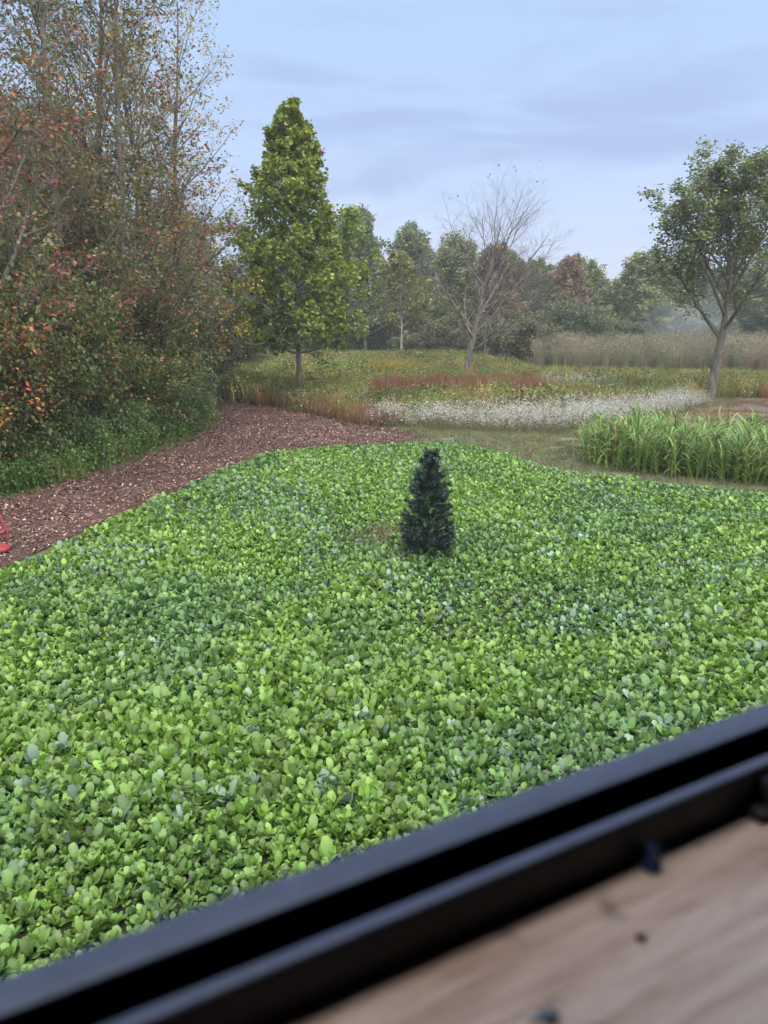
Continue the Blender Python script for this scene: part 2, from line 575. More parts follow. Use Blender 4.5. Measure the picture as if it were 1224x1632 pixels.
# ragged rim: strays and bites along the edge of the stand
_pi = np.roll(np.array(FIELD), -1, 0) - np.array(FIELD)
_ed = np.full(len(bx), 9.0)
for (fx_, fy_), (vx_, vy_) in zip(FIELD, _pi):
    t_ = np.clip(((bx - fx_) * vx_ + (by - fy_) * vy_) / (vx_ ** 2 + vy_ ** 2), 0, 1)
    _ed = np.minimum(_ed, np.hypot(bx - fx_ - t_ * vx_, by - fy_ - t_ * vy_))
_k = _ed > 0.38 * vnoise(bx, by, 0.5, 33.0) * rng.random(len(bx)) ** 0.5
bx, by = bx[_k], by[_k]
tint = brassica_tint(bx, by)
bs = 0.60 * np.clip(0.62 + 0.62 * vnoise(bx, by, 1.4, 5.0) + rng.normal(0, 0.20, len(bx)), 0.45, 1.6)
# the 300 plants that show largest: nearest beyond the window rail, inside the view
DV, NV = np.array([0.8862, 0.4633]), np.array([-0.4633, 0.8862])
nd = bx * NV[0] + by * NV[1]
dep = by * math.cos(R(15)) + EYE * math.sin(R(15))
pxx = bx / dep
cand = np.where((nd > 3.62) & (np.abs(pxx) < 0.53))[0]
order = cand[np.argsort((bx[cand] ** 2 + by[cand] ** 2))]
near = order[:300]
LEAFMESH = []
for i, (V, F, C) in enumerate(LEAFGEO):
    LEAFMESH.append(mesh_np('leaf_%d' % i, V, [F], M_leaf_obj, C, True))
for q, i in enumerate(near):
    root = link('brassica_plant', None)
    root.empty_display_size = 0.05
    root.location = (bx[i], by[i], 0.02)
    root.rotation_euler = (random.uniform(-0.1, 0.1), random.uniform(-0.1, 0.1), random.uniform(0, 6.28))
    root.scale = (bs[i],) * 3
    tag(root, 'brassica plant in the nearest rows of the crop along the black window rail', 'plant', 'nearest brassica plants below the window rail')
    for k, a, s, t, sh in rosette(9000 + q):
        lf = link('leaf', LEAFMESH[k], root)
        lf.rotation_euler = (Matrix.Rotation(a, 3, 'Z') @ Matrix.Rotation(t, 3, 'Y')).to_euler()
        lf.scale = (s, s, s)
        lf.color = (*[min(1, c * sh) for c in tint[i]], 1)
rest = np.ones(len(bx), bool)
rest[near] = False
ROS = [rosette_mesh('brassica_variant', 300 + i, M_leaf_inst) for i in range(14)]
n = rest.sum()
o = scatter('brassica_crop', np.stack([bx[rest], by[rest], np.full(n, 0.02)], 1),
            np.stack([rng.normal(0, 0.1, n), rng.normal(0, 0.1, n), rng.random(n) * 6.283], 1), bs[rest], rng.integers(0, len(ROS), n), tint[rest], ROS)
tag(o, 'dense crop of leafy green brassicas covering the whole food plot', 'crop', kind='stuff')

# ================================================================ fallen leaves on the path
def leaf_quads(P, N, T, size, col, aspect=0.62, fold=0.18, shape='diamond'):
    """leaves at P with normal N and axis T (all (n,3)); returns V, F, C"""
    n = len(P)
    N = N / (np.linalg.norm(N, axis=1)[:, None] + 1e-9)
    S = np.cross(N, T)
    S /= np.linalg.norm(S, axis=1)[:, None] + 1e-9
    T = np.cross(S, N)
    size = np.broadcast_to(np.asarray(size, float), (n,))[:, None]
    hw = size * aspect * 0.5
    up = N * hw * fold * 2
    if shape == 'diamond':
        V = np.stack([P, P + T * size * 0.45 + S * hw + up, P + T * size, P + T * size * 0.45 - S * hw + up], 1)
        F = np.arange(n)[:, None] * 4 + np.arange(4)[None]
        k = 4
    else:
        V = np.stack([P, P + T * size * 0.22 + S * hw + up, P + T * size * 0.72 + S * hw * 0.8 + up * 0.6, P + T * size,
                      P + T * size * 0.72 - S * hw * 0.8 + up * 0.6, P + T * size * 0.22 - S * hw + up], 1)
        b = np.arange(n)[:, None] * 6
        F = np.concatenate([b + np.array([[0, 1, 2, 3]]), b + np.array([[0, 3, 4, 5]])])
        k = 6
    return V.reshape(-1, 3), F, np.repeat(col, k, 0)

def rand_unit(n):
    v = rng.normal(0, 1, (n, 3))
    return v / np.linalg.norm(v, axis=1)[:, None]

lx, ly = jitter_grid(PATH, 0.056, 1.3)
dens = np.where(ly > 24.5, 0.8, 1.0) * np.where(lx > 0.5, 0.45, 1.0) * (0.25 + 1.1 * vnoise(lx, ly, 0.7, 2.0))
sel = rng.random(len(lx)) < dens
# some drift into the edge of the wood
ex, ey = jitter_grid([(-10.5, 12), (-9, 20), (-7.5, 26), (-9, 33), (-7.3, 32.5), (-6, 27), (-5.5, 23), (-6.7, 19), (-8.7, 13.2)], 0.11, 1.3)
lx, ly = np.concatenate([lx[sel], ex]), np.concatenate([ly[sel], ey])
n = len(lx)
lc = mixcol(n, [(0.13, 0.075, 0.06), (0.21, 0.13, 0.105), (0.085, 0.045, 0.037), (0.32, 0.225, 0.185), (0.16, 0.06, 0.045), (0.42, 0.33, 0.28)], [4, 3, 4.5, 1.1, 1, 0.3], 0.25) * (0.7 + 0.6 * vnoise(lx, ly, 1.3, 17.0))[:, None]
Nn = np.array([0, 0, 1.0]) + rng.normal(0, 0.38, (n, 3)) * [1, 1, 0.2]
V, F, C = leaf_quads(np.stack([lx, ly, 0.022 + rng.random(n) * 0.03], 1), Nn, rand_unit(n), rng.uniform(0.035, 0.09, n), lc, 0.6, rng.uniform(-0.5, 0.7, (n, 1)))
o = link('leaf_litter', mesh_np('leaf_litter', V, [F], M_litter, C))
tag(o, 'brown fallen leaves carpeting the path beside the wood', 'leaves', kind='stuff')

# ================================================================ grasses, weeds and flowers
def ribbon(g, p, az, h, w, lean, bend, col, seg=3, tipcol=None):
    """a blade: a tapering ribbon leaning over in direction az"""
    d = np.array([math.cos(az), math.sin(az), 0])
    s = np.array([-math.sin(az), math.cos(az), 0])
    V, C = [], []
    q = np.array(p, float)
    e = math.pi / 2 - lean
    for i in range(seg + 1):
        t = i / seg
        wd = w * (1 - t) ** 0.7 * 0.5 + 0.0015
        V += [q - s * wd, q + s * wd]
        c = np.array(col) if tipcol is None else np.array(col) * (1 - t) + np.array(tipcol) * t
        C += [c, c]
        q = q + (d * math.cos(e) + np.array([0, 0, 1]) * math.sin(e)) * h / seg
        e -= bend / seg
    g.add(V, [(2 * i, 2 * i + 1, 2 * i + 3, 2 * i + 2) for i in range(seg)], np.array(C))
    return q

def bits(g, P, size, col, flat=0.4):
    P = np.asarray(P, float)
    n = len(P)
    N = np.array([0, 0, flat]) + rand_unit(n)
    V, F, C = leaf_quads(P, N, rand_unit(n), size, np.broadcast_to(np.asarray(col, float), (n, 3)), 0.9, 0.1)
    g.add(V, F, C)

def tuft(seed, n, h, spread, w, col, tip=None, leaves=0, leafsize=0.05, head=None, headn=0, headsize=0.03, bend=0.5, lean=0.25, mat=None, name='tuft'):
    r = random.Random(seed)
    g = Geo()
    tips = []
    for k in range(n):
        a = r.uniform(0, 6.28)
        rr = spread * math.sqrt(r.random())
        hh = h * r.uniform(0.55, 1.1)
        tp = ribbon(g, (rr * math.cos(a), rr * math.sin(a), 0), r.uniform(0, 6.28), hh, w * r.uniform(0.7, 1.3), abs(r.gauss(0, lean)), r.uniform(0, bend), np.array(col) * r.uniform(0.75, 1.25), 3, tip)
        tips.append((tp, hh))
    if leaves:
        P = np.stack([rng.normal(0, spread * 0.7, leaves), rng.normal(0, spread * 0.7, leaves), rng.uniform(0.08, 0.95, leaves) * h], 1)
        bits(g, P, rng.uniform(0.6, 1.3, leaves) * leafsize, np.array(col) * rng.uniform(0.7, 1.3, (leaves, 1)))
    if head is not None:
        for tp, hh in tips:
            P = tp + rng.normal(0, 1, (headn, 3)) * [spread * 0.22, spread * 0.22, h * 0.07]
            bits(g, P, rng.uniform(0.6, 1.3, headn) * headsize, np.array(head) * rng.uniform(0.75, 1.15, (headn, 1)))
    return g.mesh(name, mat or M_grass_inst)

W3 = (1, 1, 1)
weeds = [tuft(i, 16, 0.62, 0.26, 0.018, (0.9, 1, 0.7), (1.35, 1.2, 0.8), 90, 0.06, name='weed') for i in range(5)]
weeds += [tuft(20 + i, 34, 0.60, 0.24, 0.013, (1, 0.95, 0.7), (1.5, 1.3, 0.9), 16, 0.04, name='grass') for i in range(3)]
MEADOW = [(-8, 33), (-4.2, 29.6), (-2.2, 26.6), (-0.5, 24.6), (4.6, 25.5), (8.5, 27.6), (12.8, 30.5), (15, 33.5), (26, 31.5), (40, 46), (25, 47.5), (10.5, 51), (11, 60), (4.5, 60.4), (-3, 62), (-16, 61), (-13, 40)]
x, y = jitter_grid(MEADOW, 0.36)
RED = [(-0.6, 31.0), (3, 30.6), (6.4, 31.2), (8.6, 33), (7.4, 36.8), (3, 38.6), (1.2, 37.8), (-0.6, 34)]
GOLD = [(-1.1, 40.2), (0.2, 39.3), (1.7, 40.2), (1.4, 42.2), (-0.4, 42.4)]
_k = ~(inside(x, y, RED) & (rng.random(len(x)) < 0.88)) & ~inside(x, y, GOLD)
x, y = x[_k], y[_k]
m = vnoise(x, y, 3.0, 4.0)[:, None]
tn = mixcol(len(x), [(0.14, 0.16, 0.07), (0.19, 0.18, 0.085), (0.11, 0.145, 0.07), (0.27, 0.225, 0.13), (0.21, 0.14, 0.085)], [4, 3, 3, 2, 0.8], 0.26) * (0.75 + 0.5 * m)
mown = (y > 36 + 0.08 * x) & (x > 8)
o = scatter_xy('meadow_weeds', x, y, 0.0, weeds, tn, 0.4, 1.6)
a = o.data.attributes['scl']
s = np.empty(len(x), np.float32)
a.data.foreach_get('value', s)
s *= np.where(mown, 0.45, 1.0) * (0.75 + 0.5 * vnoise(x, y, 4.0, 8.0))
a.data.foreach_set('value', s)
tag(o, 'olive and tan weeds and grasses of the meadow behind the plot', 'meadow', kind='stuff')

def patch(name, poly, step, variants, cols, wts, smin, smax, label, cat, edge=None):
    x, y = jitter_grid(poly, step)
    if edge:
        k = vnoise(x, y, edge[0], edge[1]) > edge[2]
        x, y = x[k], y[k]
    o = scatter_xy(name, x, y, 0.0, variants, mixcol(len(x), cols, wts), smin, smax)
    return tag(o, label, cat, kind='stuff')

aster = [tuft(50 + i, 22, 0.62, 0.24, 0.010, (0.16, 0.16, 0.085), (0.26, 0.23, 0.15), 40, 0.045, head=(0.56, 0.56, 0.54), headn=5, headsize=0.038, lean=0.42, name='aster') for i in range(4)]
ASTER = [(-0.5, 24.4), (1.5, 23.5), (4.6, 22.8), (6.3, 23.1), (8.6, 25.1), (10.8, 26.9), (13.0, 29.6), (13.1, 30.8), (10.5, 29.4), (8.2, 27.9), (5.2, 26.2), (2, 25.9), (-0.3, 25.9)]
patch('white_asters', ASTER, 0.27, aster, [(1, 1, 1), (0.9, 0.88, 0.8), (0.8, 0.75, 0.65)], [3, 2, 1], 0.4, 1.0, 'long low band of white flowering asters behind the plot', 'flowers', (0.55, 15, 0.17))
patch('aster_patch', [(7.5, 34.5), (10.5, 34), (11.6, 36), (10, 38), (8, 37.6)], 0.42, aster, [(1, 1, 1), (0.8, 0.8, 0.7)], None, 0.7, 1.0, 'small patch of white asters in the meadow left of the leaning tree', 'flowers', (0.9, 3, 0.3))
stray = [(-3.5, 29.4), (0, 27), (6, 27), (6, 30), (0, 31), (-4, 34)]
patch('stray_asters', stray, 0.75, aster, [(0.9, 0.9, 0.85)], None, 0.5, 0.85, 'stray white asters scattered among the weeds near the green maple', 'flowers', (1.0, 12, 0.55))
redg = [tuft(70 + i, 40, 0.75, 0.26, 0.011, (0.9, 0.8, 0.8), (1.25, 1.0, 0.9), 20, 0.03, name='red_tuft') for i in range(3)]
patch('red_grass', RED, 0.27, redg, [(0.18, 0.08, 0.062), (0.215, 0.11, 0.085), (0.16, 0.105, 0.07), (0.17, 0.15, 0.08)], [3, 2, 2, 1.4], 0.45, 1.3, 'rusty red grass patch in front of the bare tree', 'grass', (1.1, 6, 0.24))
patch('red_grass_streak', [(6.5, 31.3), (10.5, 31.6), (12, 32.6), (8, 33.2)], 0.4, redg, [(0.22, 0.10, 0.06), (0.2, 0.12, 0.07)], None, 0.5, 0.85, 'thin rusty streak of grass between the two white aster patches', 'grass', (0.8, 6, 0.35))
patch('red_grass_edge', [(15.5, 33.2), (26, 31.5), (28, 34), (17, 36)], 0.45, redg, [(0.24, 0.15, 0.10), (0.26, 0.12, 0.08)], None, 0.6, 0.95, 'pinkish dry grass right of the leaning tree', 'grass')
gold = [tuft(80 + i, 22, 0.85, 0.26, 0.012, (0.10, 0.12, 0.04), (0.14, 0.15, 0.04), 60, 0.05, head=(0.36, 0.27, 0.06), headn=3, headsize=0.055, name='goldenrod') for i in range(2)]
patch('goldenrod', GOLD, 0.36, gold, [(1, 1, 1), (0.85, 0.9, 0.9)], None, 0.8, 1.1, 'yellow goldenrod patch left of the bare tree', 'flowers')
dry = [tuft(90 + i, 44, 0.68, 0.25, 0.010, (0.85, 0.8, 0.8), (1.4, 1.25, 1.1), 10, 0.03, lean=0.3, name='dry_tuft') for i in range(3)]
patch('dry_grass', [(-8.4, 34.4), (-7.2, 32.3), (-4, 29.2), (-2, 26.2), (-0.5, 24.1), (0.6, 24.3), (-0.3, 26.2), (-1.8, 28), (-4, 31), (-7, 34.8)], 0.27, dry, [(0.12, 0.065, 0.05), (0.16, 0.09, 0.065), (0.20, 0.135, 0.095)], [3, 3, 1.4], 0.7, 1.1, 'dry brown grass along the upper edge of the leaf path', 'grass')
reed = [tuft(100 + i, 44, 2.0, 0.38, 0.032, (0.85, 0.8, 0.7), (1.2, 1.1, 1.0), 12, 0.08, head=(1.15, 1.0, 0.95), headn=5, headsize=0.10, bend=0.6, lean=0.12, name='reed') for i in range(4)]
patch('reed_bed', [(10.3, 51.3), (16, 49.8), (25, 47.6), (40, 45), (46, 62), (28, 66), (12, 60)], 0.62, reed, [(0.17, 0.18, 0.125), (0.215, 0.205, 0.15), (0.24, 0.205, 0.15), (0.13, 0.155, 0.10)], [3, 3, 1.2, 3], 0.36, 0.80, 'tall hazy bed of tan reeds in front of the far trees', 'reeds', (1.3, 31, 0.16))
mow_t = [tuft(110 + i, 26, 0.10, 0.16, 0.010, (1, 1, 0.9), (1.2, 1.1, 0.9), name='short_grass') for i in range(3)]
patch('short_grass', MOWN, 0.17, mow_t, [(0.11, 0.135, 0.075), (0.15, 0.155, 0.095), (0.17, 0.13, 0.085)], [3, 2, 1.4], 0.6, 1.1, 'short greyish grass strip between crop and white asters', 'grass', (0.7, 2, 0.22))
patch('sparse_grass', DIRT, 0.3, mow_t, [(0.15, 0.12, 0.075), (0.13, 0.13, 0.06), (0.2, 0.1, 0.07)], None, 0.7, 1.5, 'sparse short tufts on the bare dirt by the leaning tree', 'grass', (1.0, 2, 0.4))
lawn_t = [tuft(120 + i, 30, 0.16, 0.4, 0.03, (1, 1, 1), (1.1, 1.1, 1), name='lawn_tuft') for i in range(2)]
patch('lawn_grass', LAWN, 0.75, lawn_t, [(0.07, 0.13, 0.06), (0.1, 0.15, 0.07)], None, 0.7, 1.2, 'smooth green lawn in the hazy gap behind the white trunked tree', 'grass')
under = [tuft(130 + i, 20, 0.75, 0.30, 0.018, (0.8, 1, 0.7), (1.1, 1.1, 0.8), 130, 0.075, name='undergrowth') for i in range(4)]
UNDER = [(-12, 9), (-9.2, 11.5), (-8.2, 13.3), (-7.35, 14.9), (-6.4, 18.9), (-5.75, 22.6), (-6.4, 27), (-7.6, 32.6), (-13, 36), (-15, 20)]
patch('woodland_undergrowth', UNDER, 0.34, under, [(0.11, 0.16, 0.06), (0.14, 0.19, 0.065), (0.085, 0.12, 0.055), (0.17, 0.15, 0.075)], [3, 2, 2, 1], 0.55, 1.1, 'tangled green undergrowth along the foot of the wood', 'undergrowth')
uflow = [tuft(140 + i, 14, 0.7, 0.28, 0.012, (0.09, 0.13, 0.05), None, 60, 0.06, head=(0.75, 0.75, 0.72), headn=4, headsize=0.03, name='white_weed') for i in range(2)]
tuf = [tuft(150 + i, 26, 0.22, 0.10, 0.010, (0.85, 1, 0.7), (1.2, 1.1, 0.8), 8, 0.03, lean=0.5, name='path_tuft') for i in range(3)]
patch('path_edge_tufts', [(-9.0, 10.8), (-7.9, 13.2), (-7.1, 14.8), (-6.1, 18.8), (-5.4, 22.6), (-6.0, 27), (-7.2, 32), (-7.8, 32), (-6.7, 27), (-6.1, 22.6), (-6.8, 18.8), (-8.4, 13)], 0.24, tuf, [(0.12, 0.15, 0.06), (0.17, 0.14, 0.08), (0.10, 0.13, 0.055)], None, 0.4, 1.3, 'ragged grass tufts along the wood side of the leaf path', 'grass', (0.5, 44, 0.42))
patch('bare_spot_grass', [(-0.6, 11.2), (0.5, 11.1), (0.5, 12.3), (-0.6, 12.3)], 0.13, tuf, [(0.19, 0.16, 0.10), (0.13, 0.15, 0.07), (0.24, 0.19, 0.13)], None, 0.4, 0.9, 'thin dry grass in the bare spot left of the dark fir', 'grass', (0.4, 3, 0.35))
patch('white_weeds', [(-7.5, 16.5), (-6.7, 19.3), (-5.8, 22.5), (-6.6, 23.5), (-7.6, 19.5), (-8.2, 17)], 0.5, uflow, [(1, 1, 1)], None, 0.6, 1.05, 'specks of small white flowers in the undergrowth beside the path', 'flowers')

# ================================================================ sorghum strip
def sorghum(seed):
    r = random.Random(seed)
    st, lf = Geo(), Geo()
    h = r.uniform(0.60, 0.86)
    lean = r.uniform(-0.06, 0.06)
    P = [(lean * t, 0.02 * math.sin(3 * t + seed), h * t) for t in (0, 0.35, 0.7, 1)]
    st.tube(P, [0.011, 0.010, 0.008, 0.005], 5, (0.85, 0.95, 0.7))
    a = r.uniform(0, 6.28)
    for k in range(10):
        t = 0.12 + 0.88 * k / 9
        a += 3.14 + r.uniform(-0.5, 0.5)
        low = t < 0.35
        c = np.array((1.15, 1.05, 0.8)) if low and r.random() < 0.5 else np.array((1, 1, 1)) * r.uniform(0.8, 1.2)
        ribbon(lf, (lean * t, 0, h * t), a, r.uniform(0.38, 0.58) * (0.75 if low else 1), r.uniform(0.028, 0.044), r.uniform(0.15, 0.5) * (1.3 if low else 1), r.uniform(1.0, 2.3), c * 0.9, 5, c * 1.15)
    return st, lf
SORG = [(4.85, 17.35), (6.4, 16.4), (8.3, 15.35), (11, 13.7), (14.5, 11.6), (17, 15), (13, 16.9), (9.8, 18.4), (7.6, 19.8), (5.9, 20.5), (5.2, 19)]
sx, sy = jitter_grid(SORG, 0.155, 1.1)
_k = vnoise(sx, sy, 0.45, 41.0) > 0.14
sx, sy = sx[_k], sy[_k]
stint = mixcol(len(sx), [(0.165, 0.26, 0.075), (0.135, 0.22, 0.075), (0.21, 0.27, 0.10), (0.30, 0.27, 0.13)], [3, 2, 2, 0.5], 0.16)
dep = sy * math.cos(R(15)) + (EYE - 0.6) * math.sin(R(15))
vis = np.where(sx / dep < 0.53)[0]
# the ones along the open front and left side stand in full view
front = (sx - 4.85) * 0.52 + (sy - 17.35) * 0.855
left = (sx - 4.85) * 0.95 - (sy - 17.35) * 0.3
order = vis[np.argsort(np.minimum(front, left * 1.6 + 0.15)[vis])][:300]
smesh = []
for i in range(6):
    st, lf = sorghum(500 + i)
    smesh.append((st.mesh('stalk', M_grass_obj), lf.mesh('blades', M_grass_obj)))
for q, i in enumerate(order):
    root = link('sorghum_plant', None)
    root.empty_display_size = 0.1
    root.location = (sx[i], sy[i], 0.008)
    root.rotation_euler = (random.gauss(0, 0.12), random.gauss(0, 0.12), random.uniform(0, 6.28))
    s = random.uniform(0.75, 1.15) * float(0.75 + 0.5 * vnoise(sx[i], sy[i], 0.6, 52.0))
    root.scale = (s, s, s)
    tag(root, 'tall grassy sorghum plant along the open front of the sorghum strip', 'plant', 'front plants of the sorghum strip')
    a, b = smesh[q % 6]
    for nm, me in (('stalk', a), ('blades', b)):
        c = link(nm, me, root)
        c.color = (*stint[i], 1)
rest = np.ones(len(sx), bool)
rest[order] = False
SV = []
for i in range(6):
    st, lf = sorghum(520 + i)
    g = Geo()
    for q in (st, lf):
        for Vq, Cq in zip(q.V, q.C):
            pass
    V = np.concatenate(st.V + lf.V)
    n0 = st.n
    F = np.concatenate(st.F[4] + [f + n0 for f in lf.F[4]])
    SV.append(mesh_np('sorghum', V, [F], M_grass_inst, np.concatenate(st.C + lf.C)))
o = scatter_xy('sorghum_stand', sx[rest], sy[rest], 0.008, SV, stint[rest], 0.8, 1.25, 0.11)
tag(o, 'inner mass of the tall green sorghum strip right of the plot', 'crop', kind='stuff')

# ================================================================ trees
class Tree:
    def __init__(s, seed):
        s.r = random.Random(seed)
        s.wood, s.sites = [], []          # polylines with radii; leaf sites (pos, dir, clump)
        s.clump = 0
    def branch(s, p, d, L, rad, lev, S):
        r = s.r
        n = S['seg'][lev]
        wob, up = S['wob'][lev], S['up'][lev]
        pts, rr, dirs = [p], [rad], [d]
        tip = S['tip'][lev]
        step = L / n
        x, y, z = p
        dx, dy, dz = d
        for i in range(n):
            dx += r.gauss(0, wob)
            dy += r.gauss(0, wob)
            dz += r.gauss(0, wob) + up
            m = math.sqrt(dx * dx + dy * dy + dz * dz) + 1e-9
            dx, dy, dz = dx / m, dy / m, dz / m
            x, y, z = x + dx * step, y + dy * step, z + dz * step
            pts.append((x, y, max(z, 0.05)))
            rr.append(rad * (1 - (i + 1) / n * (1 - tip)))
            dirs.append((dx, dy, dz))
        s.wood.append((lev, pts, rr))
        if lev == S['levels']:
            nl = S['leaves']
            for k in range(nl):
                t = r.uniform(0.15, 1.0) * n
                i = min(int(t), n - 1)
                f = t - i
                a, b = pts[i], pts[i + 1]
                s.sites.append((a[0] + (b[0] - a[0]) * f, a[1] + (b[1] - a[1]) * f, a[2] + (b[2] - a[2]) * f, *dirs[i + 1], s.clump))
            return
        nc = S['n'][lev]
        nc = max(1, int(round(nc * r.uniform(0.8, 1.2)))) if lev else nc
        az = r.uniform(0, 6.28)
        for k in range(nc):
            u = (k + r.random()) / nc
            t = S['start'][lev] + (1 - S['start'][lev]) * u
            q = t * n
            i = min(int(q), n - 1)
            f = q - i
            a, b = pts[i], pts[i + 1]
            bp = (a[0] + (b[0] - a[0]) * f, a[1] + (b[1] - a[1]) * f, a[2] + (b[2] - a[2]) * f)
            br = rr[i] + (rr[i + 1] - rr[i]) * f
            D = Vector(dirs[i + 1])
            az += 2.4 + r.uniform(-0.4, 0.4)
            ang = S['ang'][lev](u) if callable(S['ang'][lev]) else S['ang'][lev]
            ang += r.gauss(0, 0.10)
            side = D.orthogonal().normalized()
            side.rotate(Matrix.Rotation(az, 3, D))
            cd = (D * math.cos(ang) + side * math.sin(ang)).normalized()
            if lev == 0:
                cl = S['env'](u) * r.uniform(0.82, 1.12)
                s.clump += 1
            else:
                cl = L * S['ratio'][lev] * (1 - 0.45 * u) * r.uniform(0.7, 1.2)
                if lev == 1:
                    s.clump += 1
            s.branch(bp, tuple(cd), cl, min(br * S['rr'][lev], max(0.5 * cl * 0.08 + 0.004, S.get('minr', 0)) if lev else br), lev + 1, S)

def wood_mesh(name, tr, mat, levels, sides=(9, 6, 4, 3, 3)):
    g = Geo()
    for lev, pts, rr in tr.wood:
        if lev in levels:
            g.tube(pts, rr, sides[min(lev, 4)])
    if not g.n:
        return None
    return g.mesh(name, mat, True)

def crown_mesh(name, tr, size, palette, weights, jit=0.2, shape='diamond', spread=0.06, droop=0.3, clumpiness=0.6, aspect=0.7, keep=None, upn=0.9):
    A = np.array(tr.sites)
    if keep is not None:
        A = A[keep(A)]
    n = len(A)
    P = A[:, :3] + rng.normal(0, spread, (n, 3))
    P[:, 2] = np.maximum(P[:, 2], 0.06)
    T = A[:, 3:6] + rng.normal(0, 0.7, (n, 3)) - np.array([0, 0, droop])
    N = np.array([0, 0, upn]) + rng.normal(0, 0.6, (n, 3))
    pal = np.array(palette, float)
    w = np.array(weights, float) / np.sum(weights)
    nc = int(A[:, 6].max()) + 1
    cc = rng.choice(len(pal), nc, p=w)
    own = rng.choice(len(pal), n, p=w)
    pick = np.where(rng.random(n) < clumpiness, cc[A[:, 6].astype(int)], own)
    shade = rng.uniform(0.85, 1.15, nc)[A[:, 6].astype(int)][:, None]
    col = np.clip(pal[pick] * shade * (1 + rng.normal(0, jit, (n, 1))) * (1 + rng.normal(0, 0.06, (n, 3))), 0.008, 0.8)
    V, F, C = leaf_quads(P, N, T, rng.uniform(0.65, 1.25, n) * size, col, aspect, 0.15, shape)
    return mesh_np(name, V, [F], M_crown, C)

def place_tree(name, label, loc, meshes, rotz=0, scale=1, group=None, cat='tree', tint=(1, 1, 1)):
    root = link(name, None)
    root.empty_display_size = 0.5
    root.location = (loc[0], loc[1], 0)
    root.rotation_euler = (0, 0, rotz)
    root.scale = scale if isinstance(scale, tuple) else (scale,) * 3
    tag(root, label, cat, group)
    for nm, me in meshes:
        if me is not None:
            c = link(nm, me, root)
            c.color = (*tint, 1)
    return root

def make_tree(seed, H, tr_r, S, bark, leaf, lean=(0, 0)):
    t = Tree(seed)
    d = Vector((lean[0], lean[1], 1)).normalized()
    t.branch((0, 0, -0.05), tuple(d), H, tr_r, 0, S)
    parts = [('trunk', wood_mesh('trunk', t, bark, {0})), ('limbs', wood_mesh('limbs', t, bark, {1, 2, 3, 4}))]
    if leaf:
        parts.append(('crown', crown_mesh('crown', t, **leaf)))
    return parts, t

def spec(**k):
    S = dict(levels=3, seg=[12, 6, 4, 3], wob=[0.03, 0.07, 0.12, 0.15], up=[0.0, 0.03, 0.03, 0.0], tip=[0.12, 0.15, 0.25, 0.4], n=[40, 8, 5], start=[0.15, 0.2, 0.15],
             ang=[0.9, 0.75, 0.7], ratio=[0, 0.45, 0.5], rr=[0.55, 0.6, 0.6], leaves=12, env=lambda u: 2.5)
    S.update(k)
    return S

# ---- green maple left of centre
S = spec(wob=[0.010, 0.07, 0.12, 0.15], n=[66, 9, 5], start=[0.17, 0.10, 0.15], ang=[lambda u: 1.35 - 0.85 * u, 0.72, 0.75], up=[0.0, 0.035, 0.0, -0.06], leaves=12, ratio=[0, 0.40, 0.50],
         env=lambda u: 3.25 * (1 - max(0, (u - 0.25) / 0.75) ** 1.25 * 0.86) * (0.90 + 0.10 * min(1, u * 5)))
p, t = make_tree(11, 11.1, 0.125, S, M_bark_grey, dict(size=0.14, palette=[(0.225, 0.285, 0.068), (0.18, 0.245, 0.064), (0.285, 0.32, 0.07), (0.145, 0.20, 0.062), (0.30, 0.15, 0.07)], weights=[4, 3, 2.4, 2, 0.12],
                 shape='lobed', aspect=0.95, spread=0.07, clumpiness=0.75, jit=0.16), lean=(0.015, 0))
place_tree('maple_tree', 'green conical maple with pale trunk standing left of centre', (-3.57, 31.55), p, 0.4)

# ---- bare tree in the middle
S = spec(levels=4, seg=[10, 9, 6, 4, 3], wob=[0.05, 0.06, 0.09, 0.11, 0.12], up=[0.0, 0.045, 0.03, 0.02, 0.02], tip=[0.10, 0.16, 0.3, 0.45, 0.6], n=[24, 10, 6, 3], start=[0.20, 0.25, 0.2, 0.2],
         ang=[lambda u: 0.92 - 0.5 * u, 0.62, 0.62, 0.55], ratio=[0, 0.42, 0.5, 0.55], rr=[0.42, 0.6, 0.65, 0.7], leaves=1,
         env=lambda u: (4.6 + 2.2 * min(1, u * 3)) * (1 - 0.5 * u))
S['minr'] = 0.016
t = Tree(23)
t.branch((0, 0, -0.05), (0.02, 0, 1), 8.4, 0.165, 0, S)
pb = [('trunk', wood_mesh('trunk', t, M_bark_grey, {0})), ('limbs', wood_mesh('limbs', t, M_bark_grey, {1, 2})), ('twigs', wood_mesh('twigs', t, M_bark_dark, {3, 4})),
      ('crown', crown_mesh('crown', t, 0.10, [(0.16, 0.12, 0.07), (0.12, 0.11, 0.05)], [1, 1], keep=lambda A: rng.random(len(A)) < 0.02))]
place_tree('bare_tree', 'nearly leafless grey tree with spreading twigs in the middle of the meadow', (4.55, 42.4), pb, 0.5, (1.25, 1.25, 0.97))
place_tree('bare_tree', 'slim pale stemmed sapling just behind the bare tree', (6.15, 46.0), [('trunk', pb[0][1]), ('limbs', pb[1][1])], 2.1, (0.42, 0.42, 0.62))

